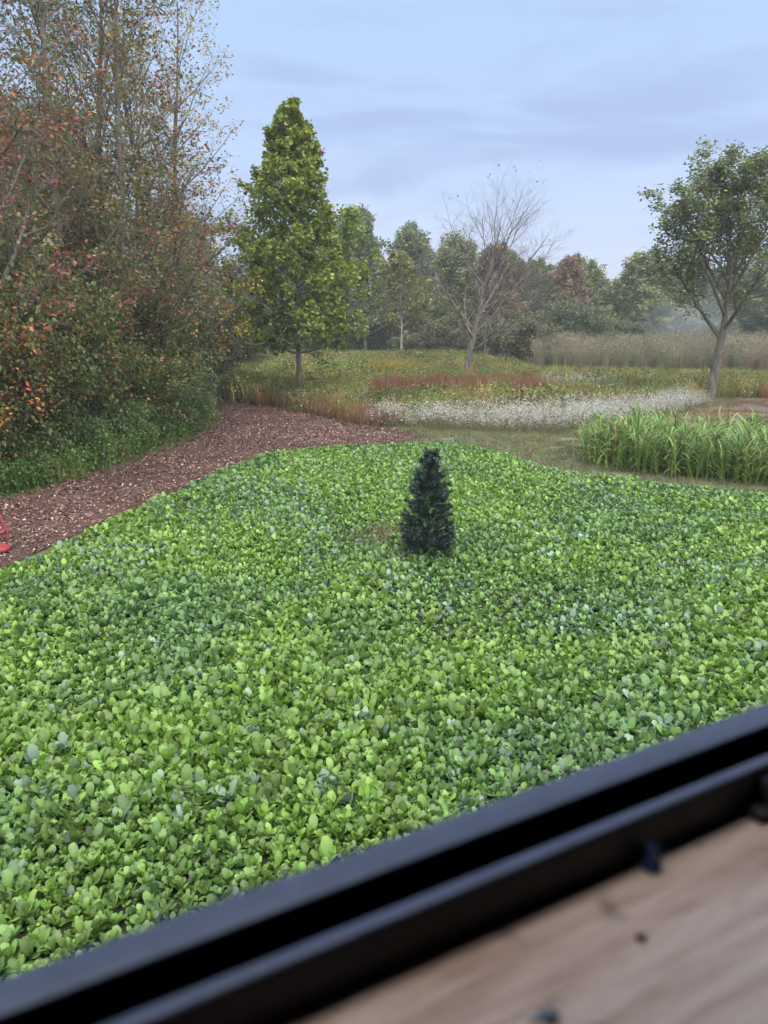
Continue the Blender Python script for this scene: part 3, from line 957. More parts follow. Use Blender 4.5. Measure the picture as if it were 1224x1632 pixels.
# ---- leaning vase-shaped tree at the right
S = spec(levels=4, seg=[10, 8, 6, 4, 3], wob=[0.03, 0.06, 0.09, 0.12, 0.14], up=[0.0, 0.03, 0.02, 0.0, -0.04], tip=[0.12, 0.14, 0.2, 0.3, 0.5], n=[19, 9, 6, 3], start=[0.34, 0.22, 0.2, 0.2],
         ang=[lambda u: 0.74 - 0.30 * u, 0.62, 0.65, 0.6], ratio=[0, 0.42, 0.48, 0.5], rr=[0.70, 0.6, 0.6, 0.6], leaves=10,
         env=lambda u: (4.3 + 0.9 * min(1, u * 4)) * (1 - 0.52 * u ** 1.4))
p, t = make_tree(38, 8.0, 0.19, S, M_bark_grey, dict(size=0.14, palette=[(0.145, 0.18, 0.08), (0.18, 0.21, 0.085), (0.12, 0.155, 0.072), (0.25, 0.24, 0.09)], weights=[4, 3, 2, 1], aspect=0.6, spread=0.11, clumpiness=0.5), lean=(0.09, 0))
place_tree('leaning_tree', 'open vase shaped tree with leaning grey trunk at the right edge', (14.2, 32.5), p, 0.0, (1.13, 1.13, 0.94))

# ---- small pale-stemmed tree in the haze
S = spec(n=[30, 7, 4], start=[0.30, 0.2, 0.15], ang=[lambda u: 1.15 - 0.6 * u, 0.7, 0.7], leaves=9, env=lambda u: 2.3 * math.sin(math.pi * (0.22 + 0.72 * u)) ** 0.8)
p, t = make_tree(47, 7.5, 0.11, S, M_bark_pale, dict(size=0.19, palette=[(0.20, 0.20, 0.07), (0.16, 0.18, 0.068), (0.25, 0.21, 0.075)], weights=[3, 3, 1.5], clumpiness=0.6))
place_tree('pale_trunk_tree', 'small yellowish tree with a white trunk between maple and bare tree', (1.39, 59.8), p, 0.0)

# ---- tall trees of the wood at the left
REDS = [(0.14, 0.15, 0.069), (0.206, 0.085, 0.066), (0.263, 0.112, 0.075), (0.169, 0.16, 0.066), (0.375, 0.104, 0.083), (0.112, 0.104, 0.066)]
OLIVE = [(0.151, 0.166, 0.066), (0.193, 0.186, 0.069), (0.121, 0.137, 0.059), (0.263, 0.195, 0.083), (0.344, 0.127, 0.075)]
YELL = [(0.351, 0.29, 0.085), (0.211, 0.202, 0.071), (0.456, 0.334, 0.085), (0.15, 0.157, 0.064), (0.316, 0.15, 0.071), (0.264, 0.246, 0.085)]
def wood_spec(lv, e):
    return spec(levels=4, seg=[14, 8, 5, 3, 2], wob=[0.025, 0.06, 0.10, 0.12, 0.14], up=[0.0, 0.06, 0.03, 0.01, 0], tip=[0.10, 0.12, 0.2, 0.35, 0.5], n=[34, 8, 5, 3], start=[0.09, 0.18, 0.2, 0.2],
                ang=[lambda u: 1.15 - 0.60 * u, 0.65, 0.6, 0.6], ratio=[0, 0.45, 0.48, 0.55], rr=[0.5, 0.6, 0.6, 0.6], leaves=lv, env=lambda u: e * (1 - 0.48 * u ** 1.5))
wood_kinds = []
for sd, H, e, lv, pal, wt in ((61, 15.5, 4.0, 6, REDS, [4, 2.4, 2, 4, 1, 1.5]), (62, 16.5, 3.8, 6, OLIVE, [4, 3, 3, 1, 0.6]), (63, 15.0, 4.1, 4, YELL, [4, 2, 4, 1.5, 1.0, 3])):
    wood_kinds.append((make_tree(sd, H, 0.17, wood_spec(lv, e), M_bark_grey, dict(size=0.12, palette=pal, weights=wt, spread=0.10, clumpiness=0.55, aspect=0.62, droop=0.5, keep=lambda A: rng.random(len(A)) < np.clip(1.1 - (A[:, 2] - 3) * 0.10, 0.36, 1)))[0], H))
WOODS = [
    (-8.85, 18.0, 0, 0.3, 1.00, 'tall reddish tree with a thick mossy trunk nearest at the left edge'),
    (-9.1, 21.6, 1, 1.9, 0.98, 'tall olive tree second along the wood edge behind the thick trunk'),
    (-8.4, 24.3, 0, 3.1, 1.02, 'tall red-tinged tree with two pale stems in the middle of the wood edge'),
    (-9.6, 26.0, 1, 0.9, 1.00, 'tall thin olive tree in the middle of the wood edge'),
    (-7.9, 27.6, 2, 2.2, 0.93, 'thin yellow-leaved tree leaning out over the path from the wood'),
    (-8.6, 31.0, 2, 4.2, 0.97, 'tall yellow-leaved tree at the right end of the wood with bare outer twigs'),
    (-10.6, 32.5, 2, 5.6, 0.90, 'thin yellow and brown tree behind the right end of the wood'),
    (-12.4, 24.0, 0, 4.8, 1.05, 'dark reddish tree in the second row of the wood'),
    (-14.5, 34.5, 1, 1.2, 0.95, 'olive tree deep in the wood'),
]
for (x, y, k, rz, s, lab) in WOODS:
    place_tree('woodland_tree', lab, (x, y), wood_kinds[k][0], rz, s, 'tall trees of the wood at the left')

# ---- shrubs along the wood edge
def shrub(seed, H, spreadr, stems, lv, leaf, dens=(9, 6, 4)):
    t = Tree(seed)
    r = random.Random(seed + 1)
    S = spec(levels=3, seg=[7, 5, 4, 2], wob=[0.08, 0.10, 0.13, 0.15], up=[0.02, 0.02, 0.0, -0.02], n=list(dens), start=[0.08, 0.15, 0.15], ang=[0.85, 0.75, 0.7], ratio=[0, 0.5, 0.5], leaves=lv, env=lambda u: H * 0.42 * (1 - 0.5 * u), tip=[0.2, 0.2, 0.3, 0.5])
    for k in range(stems):
        a = k * 2.4 + r.uniform(-0.4, 0.4)
        q = math.sqrt((k + 0.5) / stems)
        d = Vector((math.cos(a) * q * spreadr, math.sin(a) * q * spreadr, 1)).normalized()
        t.branch((0.25 * q * math.cos(a), 0.25 * q * math.sin(a), -0.03), tuple(d), H * r.uniform(0.7, 1.05) * (1 - 0.25 * q), 0.03, 0, S)
    return [('stems', wood_mesh('stems', t, M_bark_dark, {0, 1, 2}, (5, 4, 3, 3, 3))), ('foliage', crown_mesh('foliage', t, **leaf))]
GREENMIX = [(0.12, 0.169, 0.059), (0.162, 0.205, 0.065), (0.094, 0.133, 0.053), (0.205, 0.178, 0.07), (0.58, 0.214, 0.078), (0.614, 0.143, 0.093)]
ORANGE = [(0.148, 0.178, 0.062), (0.208, 0.197, 0.07), (0.104, 0.133, 0.054), (0.694, 0.304, 0.093), (0.729, 0.197, 0.116), (0.243, 0.152, 0.07)]
DULL = [(0.104, 0.125, 0.067), (0.136, 0.144, 0.08), (0.08, 0.096, 0.058), (0.16, 0.12, 0.08)]
YSHRUB = [(0.18, 0.195, 0.068), (0.128, 0.165, 0.068), (0.54, 0.39, 0.09), (0.105, 0.128, 0.06), (0.6, 0.255, 0.105)]
lf = lambda pal, wt, size=0.10, cl=0.35: dict(size=size, palette=pal, weights=wt, spread=0.10, clumpiness=cl, aspect=0.62, droop=0.5)
sh_kinds = [shrub(201, 4.2, 0.55, 9, 8, lf(ORANGE, [4, 2.5, 5, 0.5, 0.3, 2.4])), shrub(202, 3.4, 0.65, 9, 8, lf(GREENMIX, [4, 2, 5, 2, 0.12, 0.12])),
            shrub(203, 4.6, 0.5, 9, 8, lf(DULL, [3, 3, 3, 2])), shrub(204, 3.6, 0.55, 8, 7, lf(YSHRUB, [2, 4, 0.35, 4, 0.2])),
            shrub(205, 1.7, 0.8, 8, 8, lf([(0.12, 0.18, 0.065), (0.16, 0.21, 0.075), (0.09, 0.14, 0.055)], [3, 2, 2], 0.09), (6, 5, 4))]
SHRUBS = [(-9.3, 15.2, 0), (-8.9, 17.0, 0), (-8.0, 18.9, 1), (-8.1, 20.4, 0), (-7.3, 21.6, 1), (-7.4, 23.6, 3), (-7.7, 25.6, 3), (-7.9, 28.2, 3), (-8.6, 31.5, 2),
          (-10.6, 16.4, 2), (-10.3, 18.8, 2), (-9.6, 20.8, 0), (-9.0, 23.2, 2), (-8.7, 25.6, 2), (-9.4, 28.6, 2), (-10.2, 33.2, 2), (-11.6, 22.0, 2), (-11.2, 26.2, 2), (-12.0, 31.0, 2), (-9.2, 36.5, 2), (-11.5, 39, 2)]
SHRUBS.insert(0, (-11.0, 13.6, 0))
slab = {0: ('olive shrub flecked with orange leaves at the left wood edge', 'orange flecked shrubs of the wood edge'), 1: ('rounded green shrub leaning over the leaf path from the wood', 'green shrubs over the path'),
        2: ('dull dark shrub standing in the shade between the woodland trunks', 'dark shrubs inside the wood'), 3: ('shrub with scattered yellow leaves at the right end of the wood', 'yellow flecked shrubs at the end of the wood')}
ORD = ['first', 'second', 'third', 'fourth', 'fifth', 'sixth', 'seventh', 'eighth']
seen_k = {}
for i, (x, y, k) in enumerate(SHRUBS):
    lab, gr = slab[k]
    seen_k[k] = seen_k.get(k, -1) + 1
    if k != 2:
        lab += ', %s from the front' % ORD[seen_k[k]]
    place_tree('woodland_shrub', lab, (x, y), sh_kinds[k], i * 1.7, (random.uniform(0.85, 1.1), random.uniform(0.85, 1.1), (0.8, 1.3, 1.0, 1.5, 1.1)[i % 5] * (1.12 if k == 2 else 1)), gr, 'shrub', tint=(random.uniform(0.72, 0.95),) * 3)
for i, (x, y) in enumerate([(-8.9, 14.9), (-8.2, 16.4), (-7.6, 17.9), (-7.0, 19.6), (-6.7, 21.2), (-6.5, 22.9), (-6.8, 24.6), (-7.2, 26.6)]):
    place_tree('low_bush', '%s low green bush along the leaf path counting from the left edge' % ORD[i], (x, y), sh_kinds[4], i * 1.3, random.uniform(0.7, 1.0), 'low bushes along the path', 'bush')

# ---- far tree line
def far_kind(seed, lv, pal, wt, up=0.10, n=(34, 7, 5), size=0.26, spiky=True, ang=0.85):
    S = spec(seg=[8, 6, 4, 2], n=list(n), start=[0.06, 0.15, 0.15], ang=[lambda u: ang + 0.25 - 0.65 * u, 0.55, 0.55], up=[0, up, 0.06, 0.06], leaves=lv, ratio=[0, 0.46, 0.52],
             env=lambda u: 4.4 * (1 - 0.5 * u ** 1.5))
    p, t = make_tree(seed, 9.4, 0.15, S, M_bark_grey, dict(size=size, palette=pal, weights=wt, spread=0.14, clumpiness=0.7, droop=0.0, upn=0.5))
    return p
FK = [far_kind(301, 13, [(0.15, 0.175, 0.09), (0.185, 0.20, 0.09), (0.12, 0.145, 0.08)], [3, 2, 3]),
      far_kind(302, 13, [(0.17, 0.20, 0.09), (0.21, 0.225, 0.09), (0.13, 0.165, 0.08)], [3, 2, 2], up=0.06),
      far_kind(303, 5, [(0.10, 0.085, 0.065), (0.08, 0.075, 0.06), (0.12, 0.10, 0.06)], [3, 3, 1], n=(34, 8, 5), size=0.17),
      far_kind(304, 12, [(0.22, 0.14, 0.10), (0.20, 0.16, 0.095), (0.17, 0.155, 0.085)], [3, 2, 2])]
FAR = [(-10.1, 52, 7.8, 2.4, 2, 'grey twiggy tree in the gap between wood and maple'), (-13.8, 60, 9.2, 3.2, 2, 'hazy grey tree behind the end of the wood'), (-11.9, 80, 11, 4.2, 0, 'far olive tree left behind the maple'),
       (-6.1, 82, 11.5, 4.0, 0, 'far olive tree hidden behind the maple crown'), (-1.9, 76, 12.2, 3.9, 0, 'tallest far olive tree right beside the maple'), (1.9, 84, 11.9, 3.6, 0, 'far olive tree above the white trunked tree'),
       (4.6, 80, 10.5, 3.2, 2, 'far greyish thin tree left of the bare tree'), (7.3, 76, 10.2, 3.4, 1, 'far green tree straight behind the bare tree'), (10.2, 75, 9.3, 3.0, 3, 'far brownish tree right behind the bare tree'),
       (13.9, 84, 9.4, 3.2, 0, 'far olive tree right of the bare tree crown'), (15.6, 78, 8.4, 2.7, 2, 'far bare brown tree beside the rusty tree'), (18.0, 77, 8.5, 2.6, 3, 'far rusty red tree in the middle of the tree line'),
       (20.9, 80, 8.4, 2.8, 1, 'far yellow-green tree right of the rusty tree'), (24.3, 86, 8.2, 3.3, 2, 'far grey leafless tree with dark base'), (26.6, 80, 9.1, 3.6, 1, 'far bright green rounded tree right of the grey one'),
       (31.4, 88, 9.2, 3.8, 1, 'far green tree left behind the leaning tree'), (36.0, 92, 8.8, 4.6, 0, 'far hazy olive tree behind the smoke'), (40.5, 92, 8.2, 5.0, 0, 'far hazy tree just right of the smoke'),
       (44.5, 94, 7.8, 5.0, 1, 'far hazy tree behind the leaning trunk'), (48.0, 90, 7.6, 5.0, 0, 'far hazy green tree at the right edge'), (53.0, 90, 9.4, 5.0, 0, 'far hazy olive tree beyond the right edge'),
       (-18.5, 70, 12, 5, 0, 'far olive tree seen through the wood'), (-22, 55, 13, 5, 0, 'olive tree standing deep behind the wood'), (-19, 44, 13, 5, 1, 'green tree standing behind the wood')]
for i, (x, y, h, rad, k, lab) in enumerate(FAR):
    place_tree('far_tree', lab, (x, y), FK[k], i * 2.1, (rad / 2.9, rad / 2.9, h / 10.8), 'far tree line', 'tree', tint=(random.uniform(1.05, 1.3),) * 3)
BK = [shrub(401, 4.0, 0.75, 10, 7, dict(size=0.20, palette=[(0.12, 0.13, 0.065), (0.15, 0.15, 0.07), (0.10, 0.11, 0.06), (0.17, 0.13, 0.08)], weights=[3, 2, 2, 1], spread=0.16, clumpiness=0.5), (8, 6, 4)),
      shrub(402, 4.0, 0.75, 10, 7, dict(size=0.20, palette=[(0.12, 0.145, 0.075), (0.14, 0.155, 0.08), (0.095, 0.12, 0.065)], weights=[3, 2, 2], spread=0.16, clumpiness=0.5), (8, 6, 4))]
for i in range(17):
    place_tree('far_tree', 'olive tree in the hazy back row behind the tree line', (-6 + 3.5 * i + random.uniform(-1, 1), 91 + random.uniform(-3, 5) + 0.5 * i), FK[(0, 0, 2, 1)[i % 4]], i * 1.3, (1.15, 1.15, random.uniform(0.70, 0.86)), 'back row of the far tree line', 'tree')
BUSH = [(4.4, 62, 3.3, 2.6, 0, 'dark bush left behind the bare tree'), (2.6, 67, 2.2, 2.4, 0, 'low dark bush beside the white trunk'), (8.3, 60, 4.0, 2.2, 0, 'dark bush right behind the bare tree trunk'), (11.0, 57.5, 3.8, 2.7, 0, 'rounded dark green bush at the left end of the reeds'),
        (15.6, 66, 5.2, 2.6, 1, 'tall rounded olive bush behind the reeds'), (18.0, 66, 4.6, 2.4, 1, 'second rounded olive bush behind the reeds'), (23.5, 74, 3.2, 3.0, 1, 'low hazy bush in front of the grey tree'), (34.5, 78, 3.4, 2.9, 1, 'low brownish bush beside the smoke'),
        (6.2, 70, 4.4, 2.6, 0, 'dark bush deep behind the bare tree'), (13.0, 72, 4.8, 2.8, 0, 'dark bush between brown tree and reeds'), (-6.0, 76, 4.2, 4.0, 0, 'dark bush under the far trees behind the maple'), (-1.0, 80, 4.2, 3.6, 0, 'dark bush at the back of the far lawn'),
        (-9.5, 47, 4.2, 2.6, 0, 'dark bush between wood and maple'), (21, 78, 4.4, 3.0, 0, 'dark bush under the yellow-green far tree'), (29, 84, 4.4, 3.6, 0, 'dark bush under the bright green far tree'), (40, 92, 4.2, 4.0, 0, 'dark hazy bush behind the smoke'),
        (47, 96, 4.2, 4.5, 0, 'dark hazy bush behind the leaning trunk'), (52, 88, 4.2, 4.5, 0, 'dark hazy bush at the right edge')]
for i, (x, y, h, rad, k, lab) in enumerate(BUSH):
    place_tree('far_bush', lab, (x, y), BK[k], i * 1.9, (rad / 3.0, rad / 3.0, h / 4.3), 'bushes below the far trees', 'bush')

# ================================================================ decoy: artificial fir in the plot
def needle_brush(seed, L=0.26, n=210, nl=0.058):
    r = np.random.default_rng(seed)
    t = r.random(n) * 0.86 + 0.14
    a = r.random(n) * 6.283
    P = np.stack([t * L, np.zeros(n), 0.05 * L * np.sin(t * 2.5)], 1)
    D = np.stack([0.55 + 0.5 * t ** 2, np.cos(a), np.sin(a)], 1)
    D /= np.linalg.norm(D, axis=1)[:, None]
    S = np.cross(D, r.normal(0, 1, (n, 3)))
    S /= np.linalg.norm(S, axis=1)[:, None]
    ln = nl * r.uniform(0.7, 1.2, n)[:, None]
    wd = 0.0042
    V = np.stack([P - S * wd, P + S * wd, P + D * ln + S * wd * 0.5, P + D * ln - S * wd * 0.5], 1).reshape(-1, 3)
    F = np.arange(n)[:, None] * 4 + np.arange(4)[None]
    c = np.where(r.random((n, 1)) < 0.12, np.array([[0.12, 0.16, 0.155]]), np.array([[0.028, 0.055, 0.042]])) * r.uniform(0.6, 1.4, (n, 1))
    g = Geo()
    g.add(V, F, np.repeat(c, 4, 0))
    g.tube([(0, 0, 0), (L * 0.5, 0, 0.02), (L, 0, 0.02)], 0.004, 3, (0.03, 0.035, 0.03))
    return g.mesh('branch', M_needle)
fir = link('artificial_fir', None)
fir.location = (0.65, 10.75, 0.02)
fir.rotation_euler = (0.0, R(1.2), 0)
tag(fir, 'small dark artificial fir tree standing alone in the green plot', 'fir tree')
g = Geo()
g.tube([(0, 0, 0), (0, 0, 0.8), (0.0, 0, 1.58)], [0.016, 0.014, 0.010], 8, (0.02, 0.025, 0.02))
link('pole', g.mesh('pole', M_needle), fir)
for a in range(3):
    g = Geo()
    an = a * 2.094 + 0.4
    g.tube([(0, 0, 0.16), (0.12 * math.cos(an), 0.12 * math.sin(an), 0.10), (0.26 * math.cos(an), 0.26 * math.sin(an), 0.012)], 0.008, 6, (0.02, 0.025, 0.02))
    link('foot', g.mesh('foot', M_needle), fir)
brushes = [needle_brush(70 + i) for i in range(5)]
rr = random.Random(5)
def fir_radius(z):
    t = min(1, max(0, z / 1.66))
    return 0.385 * (1 - t ** 1.5) ** 0.8 * (0.92 + 0.08 * min(1, t * 5)) + 0.085
N_BR = 175
for k in range(N_BR):
    z = 0.05 + 1.49 * ((k + rr.random()) / N_BR) ** 1.2
    az = k * 2.39996 + rr.uniform(-0.25, 0.25)
    rad = fir_radius(z) * rr.uniform(0.78, 1.12)
    L = min(rad, 0.27)
    b = link('branch', brushes[k % 5], fir)
    st = max(0, rad - L)
    b.location = (st * math.cos(az), st * math.sin(az), z)
    s = L / 0.27
    b.scale = (s, 0.75 + 0.25 * s, 0.75 + 0.25 * s)
    b.rotation_euler = (Matrix.Rotation(az, 3, 'Z') @ Matrix.Rotation(-rr.uniform(0.1, 0.6) - 0.5 * (z / 1.6), 3, 'Y')).to_euler()
for k in range(5):
    b = link('branch', brushes[k], fir)
    b.location = (0, 0, 1.50)
    b.scale = (0.5, 0.9, 0.9)
    b.rotation_euler = (Matrix.Rotation(k * 1.256, 3, 'Z') @ Matrix.Rotation(-1.25, 3, 'Y')).to_euler()
M_cone = plain_mat('cone_brown', (0.022, 0.013, 0.011), 0.9, 0.3, 0, 0.4, 60)
for (a, z, rd) in ((-0.95, 0.60, 0.36), (-1.9, 0.36, 0.36), (-0.6, 0.34, 0.4)):
    g = Geo()
    P = [(0, 0, -0.02), (0, 0, -0.005), (0, 0, 0.02), (0, 0, 0.045), (0, 0, 0.06)]
    g.tube(P, [0.006, 0.024, 0.028, 0.018, 0.004], 8)
    c = link('pine_cone', g.mesh('pine_cone', M_cone), fir)
    c.location = (rd * math.cos(a), rd * math.sin(a), z)

# ================================================================ red implement at the left edge of the path
M_red = plain_mat('faded_red_paint', (0.22, 0.03, 0.035), 0.65, 0.4, 0, 0.45, 14, 0.2)
M_rub = plain_mat('black_rubber', (0.02, 0.02, 0.02), 0.8, 0.3, 0, 0.2)
imp = link('yard_implement', None)
imp.location = (-6.20, 10.98, 0.016)
tag(imp, 'faded red metal implement lying at the left edge of the leaf path', 'implement')
g = Geo()          # shallow pressed-steel deck: a lathe with a turned-down rim
prof = [(0.0, 0.13), (0.12, 0.125), (0.24, 0.105), (0.31, 0.075), (0.335, 0.03), (0.325, 0.03), (0.30, 0.065), (0.0, 0.115)]
k = 28
V = [(r_ * math.cos(i * 6.2832 / k) * 1.15, r_ * math.sin(i * 6.2832 / k) * 0.8, z_) for r_, z_ in prof for i in range(k)]
F = [(a * k + i, a * k + (i + 1) % k, (a + 1) * k + (i + 1) % k, (a + 1) * k + i) for a in range(len(prof) - 1) for i in range(k)]
g.add(V, F)
link('deck', g.mesh('deck', M_red, True), imp)
g = Geo()
g.tube([(0.06, 0.55, 0.16), (-0.06, 0.58, 0.13), (-0.22, 0.52, 0.10), (-0.44, 0.50, 0.10)], [0.035, 0.035, 0.035, 0.03], 10)
link('crossbar', g.mesh('crossbar', M_red, True), imp)
g = Geo()
g.tube([(0.07, 0.56, 0.02), (0.06, 0.57, 0.20), (-0.02, 0.60, 0.38), (-0.14, 0.64, 0.55), (-0.36, 0.72, 0.85)], 0.026, 10)
link('handle_bar', g.mesh('handle_bar', M_red, True), imp)
for sx_ in (0.31,):
    g = Geo()
    an = np.arange(25) * 6.2832 / 24
    g.tube(np.stack([np.full(25, 0.0), 0.075 * np.cos(an), 0.075 * np.sin(an)], 1), 0.02, 8)
    wl = link('wheel', g.mesh('wheel', M_rub, True), imp)
    wl.location = (-0.40, 0.46, 0.095)

# ================================================================ the blind the photograph was taken from
ROT = R(27.6)
M_sky_sheen = plain_mat('slate_sky_sheen', (0.085, 0.105, 0.165), 0.45, 0.5, 0, 0.15, 40, 0.1)  # slate blue colour stands in for sky reflected on the frame's top faces
M_black = plain_mat('black_frame_plastic', (0.004, 0.004, 0.005), 0.5, 0.25, 0, 0.2, 30, 0.15)
M_panel = plain_mat('dark_blind_panel', (0.03, 0.03, 0.028), 0.8, 0.3, 0, 0.3, 6)
def wood_mat():
    m, t, b = new_mat('worn_pine_board')
    tcn = t.nodes.new('ShaderNodeTexCoord')
    mp = t.nodes.new('ShaderNodeMapping')
    mp.inputs['Scale'].default_value = (3.5, 34, 20)
    nz = t.nodes.new('ShaderNodeTexNoise')
    nz.inputs['Scale'].default_value = 1.6
    nz.inputs['Detail'].default_value = 8
    nz.inputs['Roughness'].default_value = 0.68
    nz.inputs['Distortion'].default_value = 1.0
    t.links.new(tcn.outputs['Object'], mp.inputs['Vector'])
    t.links.new(mp.outputs['Vector'], nz.inputs['Vector'])
    cr = t.nodes.new('ShaderNodeValToRGB')
    e = cr.color_ramp.elements
    e[0].position, e[0].color = 0.30, (0.34, 0.20, 0.13, 1)
    e[1].position, e[1].color = 0.68, (0.82, 0.66, 0.55, 1)
    q = e.new(0.5)
    q.color = (0.66, 0.47, 0.37, 1)
    t.links.new(nz.outputs['Fac'], cr.inputs['Fac'])
    n2 = t.nodes.new('ShaderNodeTexNoise')
    n2.inputs['Scale'].default_value = 26
    n2.inputs['Detail'].default_value = 3
    t.links.new(tcn.outputs['Object'], n2.inputs['Vector'])
    mr = t.nodes.new('ShaderNodeMapRange')
    mr.inputs['From Min'].default_value = 0.62
    mr.inputs['From Max'].default_value = 0.74
    mr.inputs['To Max'].default_value = 0.75
    t.links.new(n2.outputs['Fac'], mr.inputs['Value'])
    mx = t.nodes.new('ShaderNodeMix')
    mx.data_type = 'RGBA'
    t.links.new(mr.outputs['Result'], mx.inputs[0])
    t.links.new(cr.outputs['Color'], mx.inputs[6])
    mx.inputs[7].default_value = (0.16, 0.10, 0.075, 1)
    t.links.new(mx.outputs[2], b.inputs['Base Color'])
    b.inputs['Roughness'].default_value = 0.6
    bp = t.nodes.new('ShaderNodeBump')
    bp.inputs['Strength'].default_value = 0.3
    bp.inputs['Distance'].default_value = 0.003
    t.links.new(nz.outputs['Fac'], bp.inputs['Height'])
    t.links.new(bp.outputs['Normal'], b.inputs['Normal'])
    return m
M_wood = wood_mat()

def bevel(o, wdt, seg=2):
    md = o.modifiers.new('bevel', 'BEVEL')
    md.width = wdt
    md.segments = seg
    md.limit_method = 'ANGLE'
    return o

def boxpart(name, lo, hi, mat, parent, bw=0.0):
    g = Geo()
    g.box(lo, hi)
    o = link(name, g.mesh(name, mat), parent)
    if bw:
        bevel(o, bw)
    return o

XL, XR = -1.5, 1.7           # along the window wall
YB, YF = -1.5, 0.335         # back wall to window wall
ZF, ZT = 2.30, 4.55
blind = link('hunting_blind', None)
blind.rotation_euler = (0, 0, ROT)
tag(blind, 'dark raised hunting blind the view looks out from', 'hunting blind')
boxpart('floor', (XL, YB, ZF - 0.06), (XR, YF, ZF), M_panel, blind)
boxpart('roof', (XL - 0.05, YB - 0.05, ZT), (XR + 0.05, YF + 0.12, ZT + 0.06), M_panel, blind)
boxpart('wall', (XL, YF - 0.03, ZF), (XR, YF, EYE - 0.40), M_panel, blind)
boxpart('wall', (XL, YF - 0.03, EYE + 0.52), (XR, YF, ZT), M_panel, blind)
boxpart('wall', (XL, YF - 0.03, EYE - 0.40), (XL + 0.3, YF, EYE + 0.52), M_panel, blind)
boxpart('wall', (XR - 0.3, YF - 0.03, EYE - 0.40), (XR, YF, EYE + 0.52), M_panel, blind)
boxpart('wall', (XL, YB, ZF), (XR, YB + 0.03, ZT), M_panel, blind)
boxpart('wall', (XL, YB + 0.03, ZF), (XL + 0.03, YF - 0.03, ZT), M_panel, blind)
boxpart('wall', (XR - 0.03, YB + 0.03, ZF), (XR, YF - 0.03, ZT), M_panel, blind)
for lx_, ly_ in ((XL + 0.1, YB + 0.1), (XR - 0.1, YB + 0.1), (XL + 0.1, YF - 0.1), (XR - 0.1, YF - 0.1)):
    boxpart('leg', (lx_ - 0.05, ly_ - 0.05, 0.0), (lx_ + 0.05, ly_ + 0.05, ZF - 0.06), M_wood, blind)

win = link('window', None)
win.rotation_euler = (0, 0, ROT)
win.location = (0, 0, EYE)
tag(win, 'out of focus black window frame rail crossing the bottom of the view', 'window')
boxpart('sash_rail', (XL + 0.3, 0.3048, -0.345), (XR - 0.3, 0.3258, -0.300), M_black, win, 0.003)
boxpart('sash_sheen_strip', (XL + 0.3, 0.3046, -0.2998), (XR - 0.3, 0.3260, -0.2975), M_sky_sheen, win, 0.001)  # added cap, its colour paints the sky sheen along the sash top
boxpart('frame_track', (XL + 0.3, 0.2724, -0.345), (XR - 0.3, 0.2800, -0.3000), M_black, win, 0.001)
boxpart('track_sheen_strip', (XL + 0.3, 0.2722, -0.2998), (XR - 0.3, 0.2802, -0.2975), M_sky_sheen, win, 0.001)  # added cap, a painted highlight along the top of the track
boxpart('frame_channel', (XL + 0.3, 0.2724, -0.3700), (XR - 0.3, 0.3300, -0.3452), M_black, win)
boxpart('frame_head', (XL + 0.3, 0.2735, 0.50), (XR - 0.3, 0.333, 0.54), M_black, win, 0.002)
boxpart('frame_jamb', (XL + 0.28, 0.2740, -0.297), (XL + 0.32, 0.333, 0.50), M_black, win, 0.002)
boxpart('frame_jamb', (XR - 0.32, 0.2740, -0.297), (XR - 0.28, 0.333, 0.50), M_black, win, 0.002)
M_latch = plain_mat('grey_latch_metal', (0.035, 0.034, 0.033), 0.6, 0.4, 0.2, 0.2)
la = link('latch', None, win)
la.scale = (0.7, 0.7, 0.75)
la.location = (0.432, 0.2660, -0.3295)
boxpart('latch_base', (-0.020, -0.012, 0.0005), (0.022, 0.006, 0.010), M_latch, la, 0.001)
boxpart('latch_tab', (-0.002, -0.002, 0.0102), (0.012, 0.0075, 0.032), M_latch, la, 0.001)
shelf = boxpart('wooden_shelf', (XL + 0.05, -0.45, -0.0200), (XR - 0.05, 0.2718, 0.0), M_wood, None, 0.002)
shelf.location = (0, 0, EYE - 0.3295)
shelf.rotation_euler = (0, 0, ROT)
tag(shelf, 'blurred worn wooden board shelf inside the window at bottom right', 'shelf')

